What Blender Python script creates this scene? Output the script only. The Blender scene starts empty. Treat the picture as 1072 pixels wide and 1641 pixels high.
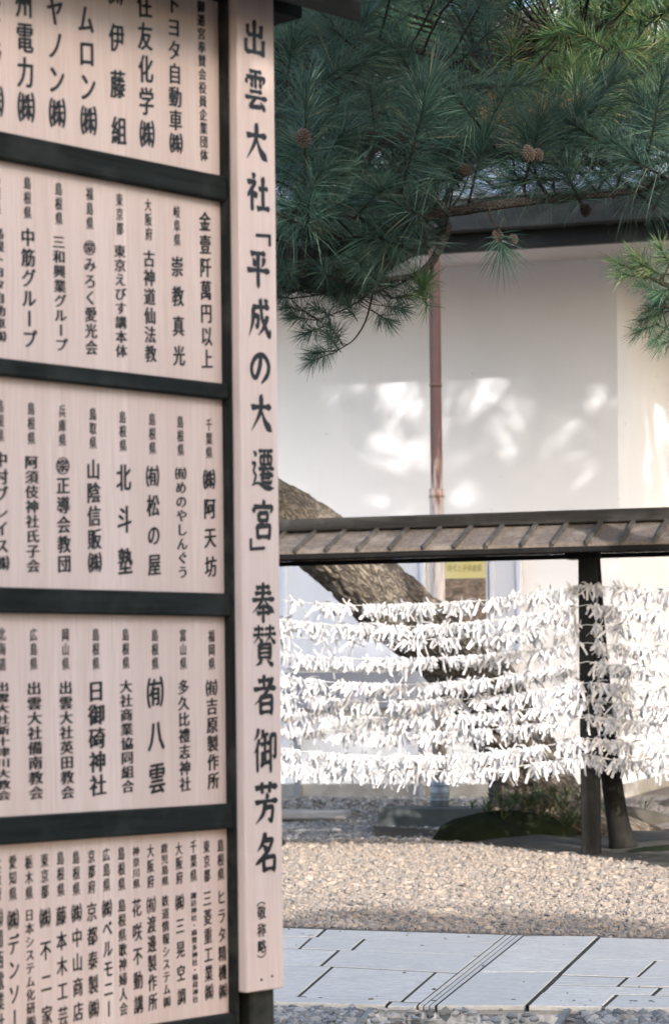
import bpy, math, random
import numpy as np
from mathutils import Vector, Matrix

rng = np.random.default_rng(7)
random.seed(7)
scene = bpy.context.scene
COL = scene.collection

# ------------------------------------------------------------------ camera
F, PX, PY, ROLL, EYE = 3934.0, 536.0, 1095.0, 0.0105, 1.4
cr, sr = math.cos(ROLL), math.sin(ROLL)
cd = bpy.data.cameras.new('camera')
cam = bpy.data.objects.new('camera', cd)
COL.objects.link(cam)
cd.sensor_fit = 'VERTICAL'
cd.sensor_height = 36.0
cd.lens = F / 1641.0 * 36.0
cd.shift_y = (PY - 820.5) / 1641.0
cd.clip_start, cd.clip_end = 0.1, 2000
cam.matrix_world = Matrix(((cr, sr, 0, 0), (0, 0, -1, 0), (-sr, cr, 0, EYE), (0, 0, 0, 1)))
cd.dof.use_dof = True
cd.dof.focus_distance = 10.8
cd.dof.aperture_fstop = 5.2
scene.camera = cam

# ------------------------------------------------------------------ light
SUN_EL = math.radians(21)
SUN_H = Vector((0.45, -0.893, 0)).normalized()      # horizontal direction towards the sun
to_sun = Vector((SUN_H.x * math.cos(SUN_EL), SUN_H.y * math.cos(SUN_EL), math.sin(SUN_EL)))
world = bpy.data.worlds.new("World")
scene.world = world
world.use_nodes = True
nt = world.node_tree
sky = nt.nodes.new('ShaderNodeTexSky')
sky.sky_type = 'NISHITA'
sky.sun_disc = False
sky.sun_elevation = SUN_EL
sky.sun_rotation = math.atan2(SUN_H.x, SUN_H.y)
sky.air_density = 1.0
sky.dust_density = 2.5
nt.links.new(sky.outputs[0], nt.nodes['Background'].inputs[0])
nt.nodes['Background'].inputs[1].default_value = 0.15
sl = bpy.data.lights.new('sun', 'SUN')
sl.energy = 2.0
sl.angle = math.radians(0.53)
sl.color = (1.0, 0.95, 0.89)
so = bpy.data.objects.new('sun', sl)
COL.objects.link(so)
so.rotation_euler = (-to_sun).to_track_quat('-Z', 'Y').to_euler()
so.location = (0, 0, 30)
scene.view_settings.view_transform = 'Standard'
scene.view_settings.look = 'None'
scene.view_settings.gamma = 1
scene.view_settings.exposure = 2.0
scene.cycles.max_bounces = 8
scene.cycles.transparent_max_bounces = 8


# ------------------------------------------------------------------ helpers
def ray(px, py):
    u, v = px - PX, PY - py
    return (u * cr + v * sr) / F, (-u * sr + v * cr) / F


def at(px, py, Y):
    a, b = ray(px, py)
    return Vector((a * Y, Y, EYE + b * Y))


def ground(px, py, z=0.0):
    a, b = ray(px, py)
    Y = (z - EYE) / b
    return Vector((a * Y, Y, z))


class MB:
    """collects shapes and links them as ONE mesh object"""
    def __init__(s):
        s.v, s.f, s.n = [], [], 0

    def add(s, verts, faces):
        verts = np.asarray(verts, dtype=np.float64).reshape(-1, 3)
        if isinstance(faces, np.ndarray):
            s.f.append(faces.astype(np.int64) + s.n)
        else:
            by = {}
            for q in faces:
                by.setdefault(len(q), []).append(q)
            for k, a in by.items():
                s.f.append(np.array(a, dtype=np.int64) + s.n)
        s.v.append(verts)
        s.n += len(verts)

    def box(s, x0, x1, y0, y1, z0, z1, bev=0.0):
        b = min(bev, abs(x1 - x0) * .45, abs(y1 - y0) * .45, abs(z1 - z0) * .45)
        if b <= 0:
            v = [(x, y, z) for z in (z0, z1) for y in (y0, y1) for x in (x0, x1)]
            s.add(v, [(0, 2, 3, 1), (4, 5, 7, 6), (0, 1, 5, 4), (1, 3, 7, 5), (3, 2, 6, 7), (2, 0, 4, 6)])
            return
        bm = bpy_bmesh.new()
        m = Matrix.Translation(((x0 + x1) / 2, (y0 + y1) / 2, (z0 + z1) / 2)) @ Matrix.Diagonal((x1 - x0, y1 - y0, z1 - z0, 1))
        bpy_bmesh.ops.create_cube(bm, size=1, matrix=m)
        bpy_bmesh.ops.bevel(bm, geom=list(bm.edges), offset=b, segments=1, affect='EDGES', profile=.5)
        s.bm(bm)

    def bm(s, bm):
        bm.verts.index_update()
        s.add([v.co[:] for v in bm.verts], [tuple(v.index for v in f.verts) for f in bm.faces])
        bm.free()

    def prism(s, pts, z0, z1, inset=0.0):
        """pts: ccw list of (x, y); top may be inset for a chamfer"""
        n = len(pts)
        c = np.mean(np.array(pts), axis=0)
        v = [(p[0], p[1], z0) for p in pts]
        if inset:
            v += [(p[0], p[1], z1 - inset) for p in pts]
            for p in pts:
                d = np.array(p) - c
                d = d / (np.linalg.norm(d) + 1e-9)
                v.append((p[0] - d[0] * inset * 1.4, p[1] - d[1] * inset * 1.4, z1))
            f = []
            for k in range(2):
                for i in range(n):
                    j = (i + 1) % n
                    f.append((k * n + i, k * n + j, (k + 1) * n + j, (k + 1) * n + i))
            f.append(tuple(range(2 * n, 3 * n)))
        else:
            v += [(p[0], p[1], z1) for p in pts]
            f = [(i, (i + 1) % n, n + (i + 1) % n, n + i) for i in range(n)]
            f.append(tuple(range(n, 2 * n)))
        f.append(tuple(range(n - 1, -1, -1)))
        s.add(v, f)

    def tube(s, pts, rad, k=8, rough=0.0, cap=True, seed=0):
        P = np.array([tuple(p) for p in pts], dtype=float)
        r = np.asarray(rad, dtype=float) * np.ones(len(P))
        T = np.gradient(P, axis=0)
        T /= np.linalg.norm(T, axis=1)[:, None] + 1e-9
        ref = np.array((0, 0, 1.0)) if abs(T[:, 2]).mean() < .8 else np.array((0, 1.0, 0))
        A = np.cross(T, ref)
        A /= np.linalg.norm(A, axis=1)[:, None] + 1e-9
        B = np.cross(T, A)
        ang = np.linspace(0, 2 * math.pi, k, endpoint=False)
        g = np.random.default_rng(seed + len(P))
        rr = r[:, None] * (1 + rough * g.standard_normal((len(P), k)))
        V = P[:, None, :] + rr[:, :, None] * (np.cos(ang)[None, :, None] * A[:, None, :] + np.sin(ang)[None, :, None] * B[:, None, :])
        i, j = np.meshgrid(np.arange(len(P) - 1), np.arange(k), indexing='ij')
        q = np.stack([i * k + j, i * k + (j + 1) % k, (i + 1) * k + (j + 1) % k, (i + 1) * k + j], -1).reshape(-1, 4)
        s.add(V.reshape(-1, 3), q)
        if cap:
            o = s.n - len(P) * k
            s.f.append(np.array([[o + t for t in range(k)][::-1]]))
            s.f.append(np.array([[o + (len(P) - 1) * k + t for t in range(k)]]))

    def build(s, name, mat, parent=None, smooth=False, loc=None):
        me = bpy.data.meshes.new(name)
        V = np.concatenate(s.v) if s.v else np.zeros((0, 3))
        me.vertices.add(len(V))
        me.vertices.foreach_set('co', V.astype(np.float32).ravel())
        tot = np.concatenate([np.full(len(a), a.shape[1]) for a in s.f])
        idx = np.concatenate([a.ravel() for a in s.f])
        me.loops.add(len(idx))
        me.loops.foreach_set('vertex_index', idx.astype(np.int32))
        me.polygons.add(len(tot))
        st = np.concatenate([[0], np.cumsum(tot)[:-1]])
        me.polygons.foreach_set('loop_start', st.astype(np.int32))
        me.polygons.foreach_set('use_smooth', np.full(len(tot), smooth))
        me.update(calc_edges=True)
        me.validate()
        me.materials.append(mat)
        o = bpy.data.objects.new(name, me)
        COL.objects.link(o)
        if parent:
            o.parent = parent
        if loc is not None:
            o.location = loc
        return o


import bmesh as bpy_bmesh


def empty(name, label, cat, loc=(0, 0, 0), rz=0.0, group=None):
    o = bpy.data.objects.new(name, None)
    o.empty_display_size = .2
    COL.objects.link(o)
    o.location = loc
    o.rotation_euler = (0, 0, rz)
    return tag(o, label, cat, group)


def tag(o, label, cat, group=None, kind=None):
    if label:
        o['label'] = label
    if cat:
        o['category'] = cat
    if group:
        o['group'] = group
    if kind:
        o['kind'] = kind
    return o


def structure(o):
    o['kind'] = 'structure'
    return o


# ------------------------------------------------------------------ materials
class NT:
    def __init__(s, name):
        s.m = bpy.data.materials.new(name)
        s.m.use_nodes = True
        s.t = s.m.node_tree
        s.b = s.t.nodes['Principled BSDF']
        s.out = s.t.nodes['Material Output']

    def n(s, typ, **kw):
        x = s.t.nodes.new(typ)
        for k, v in kw.items():
            if hasattr(x, k):
                setattr(x, k, v)
            else:
                x.inputs[k.replace('_', ' ')].default_value = v
        return x

    def l(s, a, b):
        s.t.links.new(a, b)

    def coord(s, scale=(1, 1, 1), kind='Object'):
        c = s.n('ShaderNodeTexCoord')
        m = s.n('ShaderNodeMapping')
        m.inputs['Scale'].default_value = scale
        s.l(c.outputs[kind], m.inputs['Vector'])
        return m.outputs[0]

    def noise(s, vec, scale, detail=4, rough=.55, dist=0.0):
        x = s.n('ShaderNodeTexNoise')
        x.inputs['Scale'].default_value = scale
        x.inputs['Detail'].default_value = detail
        x.inputs['Roughness'].default_value = rough
        x.inputs['Distortion'].default_value = dist
        s.l(vec, x.inputs['Vector'])
        return x.outputs['Fac']

    def ramp(s, fac, stops):
        x = s.n('ShaderNodeValToRGB')
        e = x.color_ramp.elements
        while len(e) < len(stops):
            e.new(.5)
        for i, (p, c) in enumerate(stops):
            e[i].position = p
            e[i].color = (*c, 1) if len(c) == 3 else c
        s.l(fac, x.inputs[0])
        return x.outputs[0]

    def mix(s, fac, a, b, mode='MIX'):
        x = s.n('ShaderNodeMix', data_type='RGBA', blend_type=mode)
        for sock, val in ((x.inputs[0], fac), (x.inputs[6], a), (x.inputs[7], b)):
            if hasattr(val, 'is_linked') or hasattr(val, 'links'):
                s.l(val, sock)
            elif isinstance(val, (int, float)):
                sock.default_value = val
            else:
                sock.default_value = (*val, 1)
        return x.outputs[2]

    def bump(s, h, strength=.3, dist=.01):
        x = s.n('ShaderNodeBump')
        x.inputs['Strength'].default_value = strength
        x.inputs['Distance'].default_value = dist
        s.l(h, x.inputs['Height'])
        s.l(x.outputs[0], s.b.inputs['Normal'])

    def col(s, c):
        if hasattr(c, 'links'):
            s.l(c, s.b.inputs['Base Color'])
        else:
            s.b.inputs['Base Color'].default_value = (*c, 1)

    def set(s, rough=.6, spec=.4, metal=0.0):
        s.b.inputs['Roughness'].default_value = rough
        s.b.inputs['Specular IOR Level'].default_value = spec
        s.b.inputs['Metallic'].default_value = metal
        return s.m


def mat_noise(name, c1, c2, scale=6, rough=.7, spec=.3, bump=.2, bdist=.004, stretch=(1, 1, 1), bscale=None, metal=0.0, lo=.35, hi=.65):
    k = NT(name)
    v = k.coord(stretch)
    n = k.noise(v, scale, 6, .6)
    k.col(k.ramp(n, [(lo, c1), (hi, c2)]))
    if bump:
        k.bump(k.noise(v, bscale or scale * 5, 5, .6), bump, bdist)
    return k.set(rough, spec, metal)


def mat_plank(name, c1, c2, c3):
    k = NT(name)
    v = k.coord((1, 1, .035))
    fine = k.noise(v, 150, 4, .6)
    v2 = k.coord((1, 1, .02))
    broad = k.noise(v2, 22, 3, .5, .4)
    a = k.mix(k.ramp(broad, [(.32, (0, 0, 0)), (.7, (1, 1, 1))]), c1, c2)
    b = k.mix(k.ramp(fine, [(.45, (0, 0, 0)), (.72, (.75, .75, .75))]), a, c3)
    g = k.n('ShaderNodeNewGeometry')
    b = k.mix(k.ramp(g.outputs['Random Per Island'], [(0, (0, 0, 0)), (1, (.45, .45, .45))]), b, c3)
    kn = k.noise(k.coord((1, 1, .25)), 7, 3, .5)
    b = k.mix(k.ramp(kn, [(.66, (0, 0, 0)), (.8, (.3, .3, .3))]), b, (.42, .30, .22))
    k.col(b)
    k.bump(fine, .12, .001)
    return k.set(.62, .3)


def mat_dark_wood(name, c1, c2, c3, axis=2):
    k = NT(name)
    st = [1, 1, 1]
    st[axis] = .06
    v = k.coord(tuple(st))
    g = k.noise(v, 60, 5, .65, .5)
    w = k.noise(k.coord((1, 1, 1)), 5, 4, .6)
    a = k.mix(k.ramp(g, [(.35, (0, 0, 0)), (.68, (1, 1, 1))]), c1, c2)
    k.col(k.mix(k.ramp(w, [(.5, (0, 0, 0)), (.75, (.8, .8, .8))]), a, c3))
    k.bump(g, .35, .003)
    return k.set(.78, .12)


M = {}
M['panel'] = mat_plank('pale_cypress', (.655, .515, .47), (.725, .60, .56), (.55, .425, .375))
M['title'] = mat_plank('pale_cypress_title', (.675, .525, .475), (.735, .61, .57), (.59, .455, .405))
M['ink'] = mat_noise('ink', (.006, .007, .009), (.012, .013, .016), 40, .45, .3, 0)
M['frame_z'] = mat_dark_wood('stained_post', (.011, .013, .0125), (.026, .028, .026), (.085, .083, .072), 2)
M['frame_x'] = mat_dark_wood('stained_rail', (.0095, .0118, .0112), (.019, .023, .022), (.040, .044, .041), 0)
M['roofdark'] = mat_dark_wood('roof_boards', (.005, .005, .005), (.009, .009, .0085), (.013, .012, .011), 0)
M['nail'] = mat_noise('nail', (.05, .04, .03), (.1, .08, .06), 50, .5, .5, 0)

k = NT('plaster')
v = k.coord()
n1 = k.noise(v, .8, 6, .65)
vs = k.coord((1, 1, .12))
n2 = k.noise(vs, 5, 4, .6)
c = k.mix(k.ramp(n1, [(.35, (0, 0, 0)), (.7, (1, 1, 1))]), (.87, .865, .89), (.82, .82, .85))
c = k.mix(k.ramp(n2, [(.6, (0, 0, 0)), (.85, (.35, .35, .35))]), c, (.68, .68, .70))
spk = k.noise(v, 9, 2, .4)
c = k.mix(k.ramp(spk, [(.73, (0, 0, 0)), (.76, (.35, .35, .35))]), c, (.45, .44, .43))
k.col(c)
k.bump(k.noise(v, 40, 4, .6), .15, .004)
M['plaster'] = k.set(.85, .2)
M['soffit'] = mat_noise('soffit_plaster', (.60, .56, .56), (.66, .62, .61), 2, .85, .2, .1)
M['eave_black'] = mat_noise('eave_black', (.006, .0065, .0065), (.011, .012, .012), 5, .6, .3, .15)
M['gutter'] = mat_noise('gutter_copper', (.022, .024, .023), (.042, .041, .038), 7, .55, .4, .2, .003, (.25, 1, 1))
M['tile'] = mat_noise('roof_tile', (.16, .18, .20), (.30, .32, .35), 3, .28, .6, .2, .004)
M['concrete'] = mat_noise('concrete', (.07, .078, .075), (.12, .125, .118), 3, .9, .2, .4, .006)
M['curb'] = mat_noise('curb_stone', (.26, .25, .235), (.38, .36, .34), 5, .9, .2, .4, .006)
M['slab'] = None

k = NT('stone_slab')
v = k.coord()
n1 = k.noise(v, 2.2, 6, .65)
n2 = k.noise(k.coord((.55, 1, 1)), 58, 6, .8)
rnd = k.n('ShaderNodeNewGeometry')
c = k.mix(k.ramp(n1, [(.3, (0, 0, 0)), (.7, (1, 1, 1))]), (.60, .53, .46), (.70, .62, .545))
c = k.mix(.75, c, k.ramp(n2, [(.36, (.29, .265, .24)), (.5, (.62, .565, .505)), (.62, (.84, .77, .69))]))
n4 = k.noise(k.coord((.35, 1.6, 1)), 26, 6, .8)
c = k.mix(.5, c, k.ramp(n4, [(.32, (.33, .31, .285)), (.5, (.62, .58, .53)), (.66, (.82, .77, .71))]))
n3 = k.noise(k.coord((1, 1, 1)), .9, 8, .75, .6)
c = k.mix(k.ramp(n3, [(.52, (0, 0, 0)), (.72, (.55, .55, .55))]), c, (.42, .40, .37))
c = k.mix(k.ramp(rnd.outputs['Random Per Island'], [(0, (0, 0, 0)), (1, (.5, .5, .5))]), c, (.46, .44, .41))
k.col(c)
k.bump(k.noise(v, 60, 6, .75), .5, .006)
M['slab'] = k.set(.8, .3)

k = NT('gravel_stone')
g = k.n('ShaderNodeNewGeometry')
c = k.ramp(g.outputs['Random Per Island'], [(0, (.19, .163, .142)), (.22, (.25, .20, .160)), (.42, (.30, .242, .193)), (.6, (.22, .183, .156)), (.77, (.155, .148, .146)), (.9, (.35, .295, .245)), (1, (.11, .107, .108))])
vv = k.coord()
c = k.mix(k.ramp(k.noise(vv, 90, 3), [(.4, (0, 0, 0)), (.7, (.4, .4, .4))]), c, (.2, .18, .16))
k.col(c)
M['stone'] = k.set(.75, .3)
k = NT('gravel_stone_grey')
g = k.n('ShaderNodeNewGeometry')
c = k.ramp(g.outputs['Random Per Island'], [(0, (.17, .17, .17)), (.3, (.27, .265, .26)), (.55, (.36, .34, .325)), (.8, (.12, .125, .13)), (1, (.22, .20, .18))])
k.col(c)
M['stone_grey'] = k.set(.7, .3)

k = NT('gravel_ground')
v = k.coord()
vo = k.n('ShaderNodeTexVoronoi')
vo.inputs['Scale'].default_value = 26
k.l(v, vo.inputs['Vector'])
sp = k.n('ShaderNodeSeparateColor')
k.l(vo.outputs['Color'], sp.inputs[0])
c = k.ramp(sp.outputs[0], [(0, (.11, .10, .09)), (.4, (.22, .18, .15)), (.7, (.16, .14, .125)), (1, (.24, .21, .18))])
c = k.mix(k.ramp(k.noise(v, 1.5, 4), [(.4, (0, 0, 0)), (.7, (.5, .5, .5))]), c, (.18, .16, .14))
k.col(c)
inv = k.n('ShaderNodeMath', operation='MULTIPLY')
inv.inputs[1].default_value = -1
k.l(vo.outputs['Distance'], inv.inputs[0])
k.bump(inv.outputs[0], .9, .03)
M['ground'] = k.set(.9, .2)
M['soil'] = mat_noise('soil', (.045, .042, .036), (.085, .078, .066), 5, .95, .15, .8, .02, bscale=45)

k = NT('moss')  # moss greens, darkened to carry the shade over the mound
v = k.coord()
c = k.ramp(k.noise(v, 7, 6, .7), [(.3, (.007, .010, .005)), (.55, (.014, .019, .008)), (.75, (.034, .030, .016))])
k.col(c)
k.bump(k.noise(v, 70, 5, .7), .9, .02)
M['moss'] = k.set(.95, .1)


def mat_bark(name, c1, c2, c3, sc, st, lean=0.0):
    k = NT(name)
    v = k.coord()
    for rot_, sc_ in (((0, lean, 0), (1, 1, 1)), ((0, 0, 0), st)):
        m_ = k.n('ShaderNodeMapping')
        m_.inputs['Rotation'].default_value = rot_
        m_.inputs['Scale'].default_value = sc_
        k.l(v, m_.inputs['Vector'])
        v = m_.outputs[0]
    vo = k.n('ShaderNodeTexVoronoi', feature='DISTANCE_TO_EDGE')
    vo.inputs['Scale'].default_value = sc
    w = k.n('ShaderNodeTexNoise')
    w.inputs['Scale'].default_value = sc * .8
    k.l(v, w.inputs['Vector'])
    mm = k.n('ShaderNodeMix', data_type='RGBA')
    mm.inputs[0].default_value = .25
    k.l(v, mm.inputs[6])
    k.l(w.outputs['Color'], mm.inputs[7])
    k.l(mm.outputs[2], vo.inputs['Vector'])
    crack = k.ramp(vo.outputs['Distance'], [(0.0, (.25, .25, .25)), (.22, (1, 1, 1))])
    n = k.noise(v, sc * 1.6, 8, .75)
    c = k.ramp(n, [(.3, c1), (.55, c2), (.75, c3)])
    c = k.mix(crack, (.03, .025, .02), c)
    k.col(c)
    h = k.n('ShaderNodeMath', operation='MULTIPLY_ADD')
    h.inputs[1].default_value = .6
    k.l(crack, h.inputs[0])
    k.l(n, h.inputs[2])
    k.bump(h.outputs[0], 1.0, .035)
    return k.set(.9, .15)


M['trunk'] = mat_bark('old_pine_bark', (.12, .10, .082), (.26, .22, .18), (.34, .26, .13), 15, (1, 1, .42), .85)
M['bark'] = mat_bark('twig_bark', (.035, .028, .022), (.06, .05, .042), (.10, .085, .07), 30, (1, 1, 1))
M['bark_grey'] = mat_bark('lichen_branch', (.05, .045, .04), (.10, .095, .085), (.22, .21, .19), 30, (1, 1, 1))


def mat_needle(name, stops, rough=.45, trans=.25):
    k = NT(name)
    g = k.n('ShaderNodeNewGeometry')
    c = k.ramp(g.outputs['Random Per Island'], stops)
    k.col(c)
    k.set(rough, .4)
    tr = k.n('ShaderNodeBsdfTranslucent')
    k.l(c, tr.inputs[0])
    mx = k.n('ShaderNodeMixShader')
    mx.inputs[0].default_value = trans
    k.l(k.b.outputs[0], mx.inputs[1])
    k.l(tr.outputs[0], mx.inputs[2])
    k.l(mx.outputs[0], k.out.inputs[0])
    return k.m


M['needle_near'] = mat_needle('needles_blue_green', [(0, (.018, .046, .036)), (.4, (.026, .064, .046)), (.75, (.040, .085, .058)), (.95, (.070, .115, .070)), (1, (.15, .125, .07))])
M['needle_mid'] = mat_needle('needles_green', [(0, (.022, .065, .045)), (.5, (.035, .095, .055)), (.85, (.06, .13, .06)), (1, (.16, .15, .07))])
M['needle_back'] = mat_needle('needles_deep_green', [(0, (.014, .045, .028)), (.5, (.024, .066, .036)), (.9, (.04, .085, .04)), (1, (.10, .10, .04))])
M['needle_lit'] = mat_needle('needles_sunlit_green', [(0, (.030, .080, .040)), (.45, (.055, .125, .050)), (.8, (.105, .165, .060)), (.95, (.20, .20, .08)), (1, (.26, .16, .07))], trans=.35)  # yellower copy: sunlight on the lit sprays put into the colour
M['needle_dead'] = mat_needle('needles_brown', [(0, (.24, .13, .05)), (.5, (.34, .20, .08)), (1, (.42, .30, .14))])
M['leaf'] = mat_needle('broad_leaf', [(0, (.03, .06, .03)), (.5, (.05, .09, .035)), (1, (.09, .12, .05))], .5, .15)
M['fern'] = mat_needle('fern_leaf', [(0, (.03, .05, .02)), (.6, (.055, .085, .03)), (1, (.14, .12, .06))], .5, .3)
M['cone'] = mat_noise('cone_scale', (.036, .027, .021), (.11, .082, .064), 60, .7, .2, .3, .002)
M['cone_dark'] = mat_noise('old_cone_scale', (.022, .017, .013), (.075, .055, .042), 60, .8, .2, .3, .002)
M['cone_core'] = mat_noise('cone_core', (.02, .014, .01), (.04, .028, .02), 60, .8, .1, 0)

k = NT('paper')
g = k.n('ShaderNodeNewGeometry')
c = k.ramp(g.outputs['Random Per Island'], [(0, (.54, .535, .56)), (.8, (.66, .655, .68)), (1, (.60, .575, .56))])
k.col(c)
k.set(.7, .2)
tr = k.n('ShaderNodeBsdfTranslucent')
k.l(c, tr.inputs[0])
mx = k.n('ShaderNodeMixShader')
mx.inputs[0].default_value = .3
k.l(k.b.outputs[0], mx.inputs[1])
k.l(tr.outputs[0], mx.inputs[2])
k.l(mx.outputs[0], k.out.inputs[0])
M['paper'] = k.m
M['string'] = mat_noise('string', (.5, .49, .48), (.6, .59, .58), 50, .7, .3, 0)

k = NT('old_downpipe')
v = k.coord((1, 1, .35))
n = k.noise(k.coord((1, 1, .12)), 22, 6, .7)
sep = k.n('ShaderNodeSeparateXYZ')
tc = k.n('ShaderNodeTexCoord')
k.l(tc.outputs['Object'], sep.inputs[0])
mp = k.n('ShaderNodeMapRange')
mp.inputs[1].default_value, mp.inputs[2].default_value = 3.0, 4.6
k.l(sep.outputs[2], mp.inputs[0])
ad = k.n('ShaderNodeMath', operation='MULTIPLY_ADD')
hn = k.n('ShaderNodeMath', operation='SUBTRACT')
hn.inputs[1].default_value = .16
k.l(n, hn.inputs[0])
k.l(hn.outputs[0], ad.inputs[0])
ad.inputs[1].default_value = 1.9
k.l(mp.outputs[0], ad.inputs[2])
c = k.ramp(ad.outputs[0], [(.5, (.66, .62, .58)), (.72, (.58, .48, .42)), (.86, (.42, .27, .21)), (.95, (.33, .19, .145)), (1.0, (.22, .12, .095))])
k.col(c)
M['pipe'] = k.set(.38, .5)
M['pipe_foot'] = mat_noise('zinc_foot', (.20, .24, .27), (.30, .34, .37), 12, .5, .5, .1, metal=.3)
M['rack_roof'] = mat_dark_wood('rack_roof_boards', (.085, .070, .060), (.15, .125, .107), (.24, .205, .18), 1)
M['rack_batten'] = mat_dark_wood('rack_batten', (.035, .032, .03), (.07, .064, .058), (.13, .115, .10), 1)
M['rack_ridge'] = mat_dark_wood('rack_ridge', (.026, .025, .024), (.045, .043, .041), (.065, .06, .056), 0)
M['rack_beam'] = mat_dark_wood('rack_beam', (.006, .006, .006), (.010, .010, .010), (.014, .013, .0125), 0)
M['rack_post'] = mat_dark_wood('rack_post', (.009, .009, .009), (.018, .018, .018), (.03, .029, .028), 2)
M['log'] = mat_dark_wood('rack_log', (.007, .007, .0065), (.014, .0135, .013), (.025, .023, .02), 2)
M['steel'] = mat_noise('steel_edge', (.16, .17, .18), (.30, .31, .32), 9, .45, .5, .1, metal=.6)
M['groove'] = mat_noise('groove_stone', (.20, .20, .205), (.30, .30, .30), 20, .85, .2, .3)
k = NT('water')
k.col((.05, .055, .05))
k.set(.03, .5)
k.bump(k.noise(k.coord(), 5, 2), .03, .01)
M['water'] = k.m
M['board_blue'] = mat_noise('board_pale_blue', (.60, .63, .72), (.66, .69, .77), 2, .6, .3, 0)
M['board_grey'] = mat_noise('board_slate', (.20, .21, .25), (.26, .27, .31), 2, .6, .3, .05)
M['board_trim'] = mat_noise('board_trim', (.06, .065, .07), (.09, .095, .10), 5, .5, .4, 0)

# ------------------------------------------------------------------ ground
A = math.radians(-16.5)
aV = Vector((math.cos(A), math.sin(A), 0))      # direction along path, rack and storehouse wall
bV = Vector((-math.sin(A), math.cos(A), 0))     # away from the camera


def wall_Y(X):
    return 26.0 + math.tan(A) * X


def gz(x, y):
    d = y - wall_Y(x)
    t = min(1, max(0, (d + 2.0) / 1.3))
    return .2 * t * t * (3 - 2 * t)


mb = MB()
xs = sorted(set([-300, -100, -40, -20, -12] + [round(-8 + i * .5, 3) for i in range(40)] + [16, 24, 40, 100, 300]))
ys = sorted(set([-100, -30, -10, 0, 5, 8] + [round(9 + i * .4, 3) for i in range(52)] + [34, 40, 60, 120, 400]))
V = [(x, y, gz(x, y)) for y in ys for x in xs]
nx = len(xs)
mb.add(V, [(j * nx + i, j * nx + i + 1, (j + 1) * nx + i + 1, (j + 1) * nx + i) for j in range(len(ys) - 1) for i in range(nx - 1)])
structure(mb.build('ground', M['ground'], smooth=True))

# icosahedron pebble
PHI = (1 + 5 ** .5) / 2
ICO_V = np.array([(-1, PHI, 0), (1, PHI, 0), (-1, -PHI, 0), (1, -PHI, 0), (0, -1, PHI), (0, 1, PHI), (0, -1, -PHI), (0, 1, -PHI), (PHI, 0, -1), (PHI, 0, 1), (-PHI, 0, -1), (-PHI, 0, 1)]) / math.sqrt(1 + PHI * PHI)
ICO_F = np.array([(0, 11, 5), (0, 5, 1), (0, 1, 7), (0, 7, 10), (0, 10, 11), (1, 5, 9), (5, 11, 4), (11, 10, 2), (10, 7, 6), (7, 1, 8), (3, 9, 4), (3, 4, 2), (3, 2, 6), (3, 6, 8), (3, 8, 9), (4, 9, 5), (2, 4, 11), (6, 2, 10), (8, 6, 7), (9, 8, 1)])


def pebbles(pos, size, mb, flat=.6):
    n = len(pos)
    base = ICO_V[None] * (1 + .16 * rng.standard_normal((n, 12, 1)))
    sc = np.stack([1 + .25 * rng.standard_normal(n), .8 + .2 * rng.standard_normal(n), flat + .12 * rng.standard_normal(n)], 1).clip(.35, 1.6)
    base = base * sc[:, None, :]
    a = rng.uniform(0, 6.283, n)
    ca, sa = np.cos(a)[:, None], np.sin(a)[:, None]
    til = rng.normal(0, .35, n)
    ct, stt = np.cos(til)[:, None], np.sin(til)[:, None]
    y, z = base[:, :, 1] * ct - base[:, :, 2] * stt, base[:, :, 1] * stt + base[:, :, 2] * ct
    x = base[:, :, 0]
    P = np.stack([x * ca - y * sa, x * sa + y * ca, z], -1) * np.asarray(size)[:, None, None] + pos[:, None, :]
    Fc = (ICO_F[None] + (np.arange(n) * 12)[:, None, None]).reshape(-1, 3)
    mb.add(P.reshape(-1, 3), Fc)


# ------------------------------------------------------------------ path
def zp(x, y, z=.03):                     # pixel on the enlarged ground view -> point on the path
    p = ground(430 + x * .599, 1230 + y * .599, z)
    return p


def interp(line, x):
    xs_, ys_ = [p[0] for p in line], [p[1] for p in line]
    return float(np.interp(x, xs_, ys_))


def lineA(y): return 398 + (637 - y) * 1.25
def lineB(y): return 446 + (637 - y) * 1.25
def lineC(y): return 688 + (637 - y) * 1.05


left_rows = [[(-260, 419), (648, 447)], [(-260, 446), (225, 455), (620, 470)], [(-260, 474), (180, 487), (600, 503)],
             [(-260, 516), (140, 530), (520, 550)], [(-260, 600), (130, 615), (410, 628)], [(-260, 620), (400, 640)]]
left_ticks = [[140], [-60, 100, 240], [165, ], [-120, 125, 402], [320, -80], [126]]
right_rows = [[(870, 453), (1072, 458), (1400, 468)], [(830, 512), (1400, 524)], [(785, 555), (950, 560), (1400, 570)], [(750, 580), (1072, 588), (1400, 596)],
              [(725, 602), (918, 606), (1400, 618)], [(690, 639), (1400, 647)]]
right_ticks = [[1120, 1330], [1010, 1240], [947, 1180], [1037, 1300], [912, 1140]]
mb = MB()
g = .9


JOINT = .0085


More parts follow.
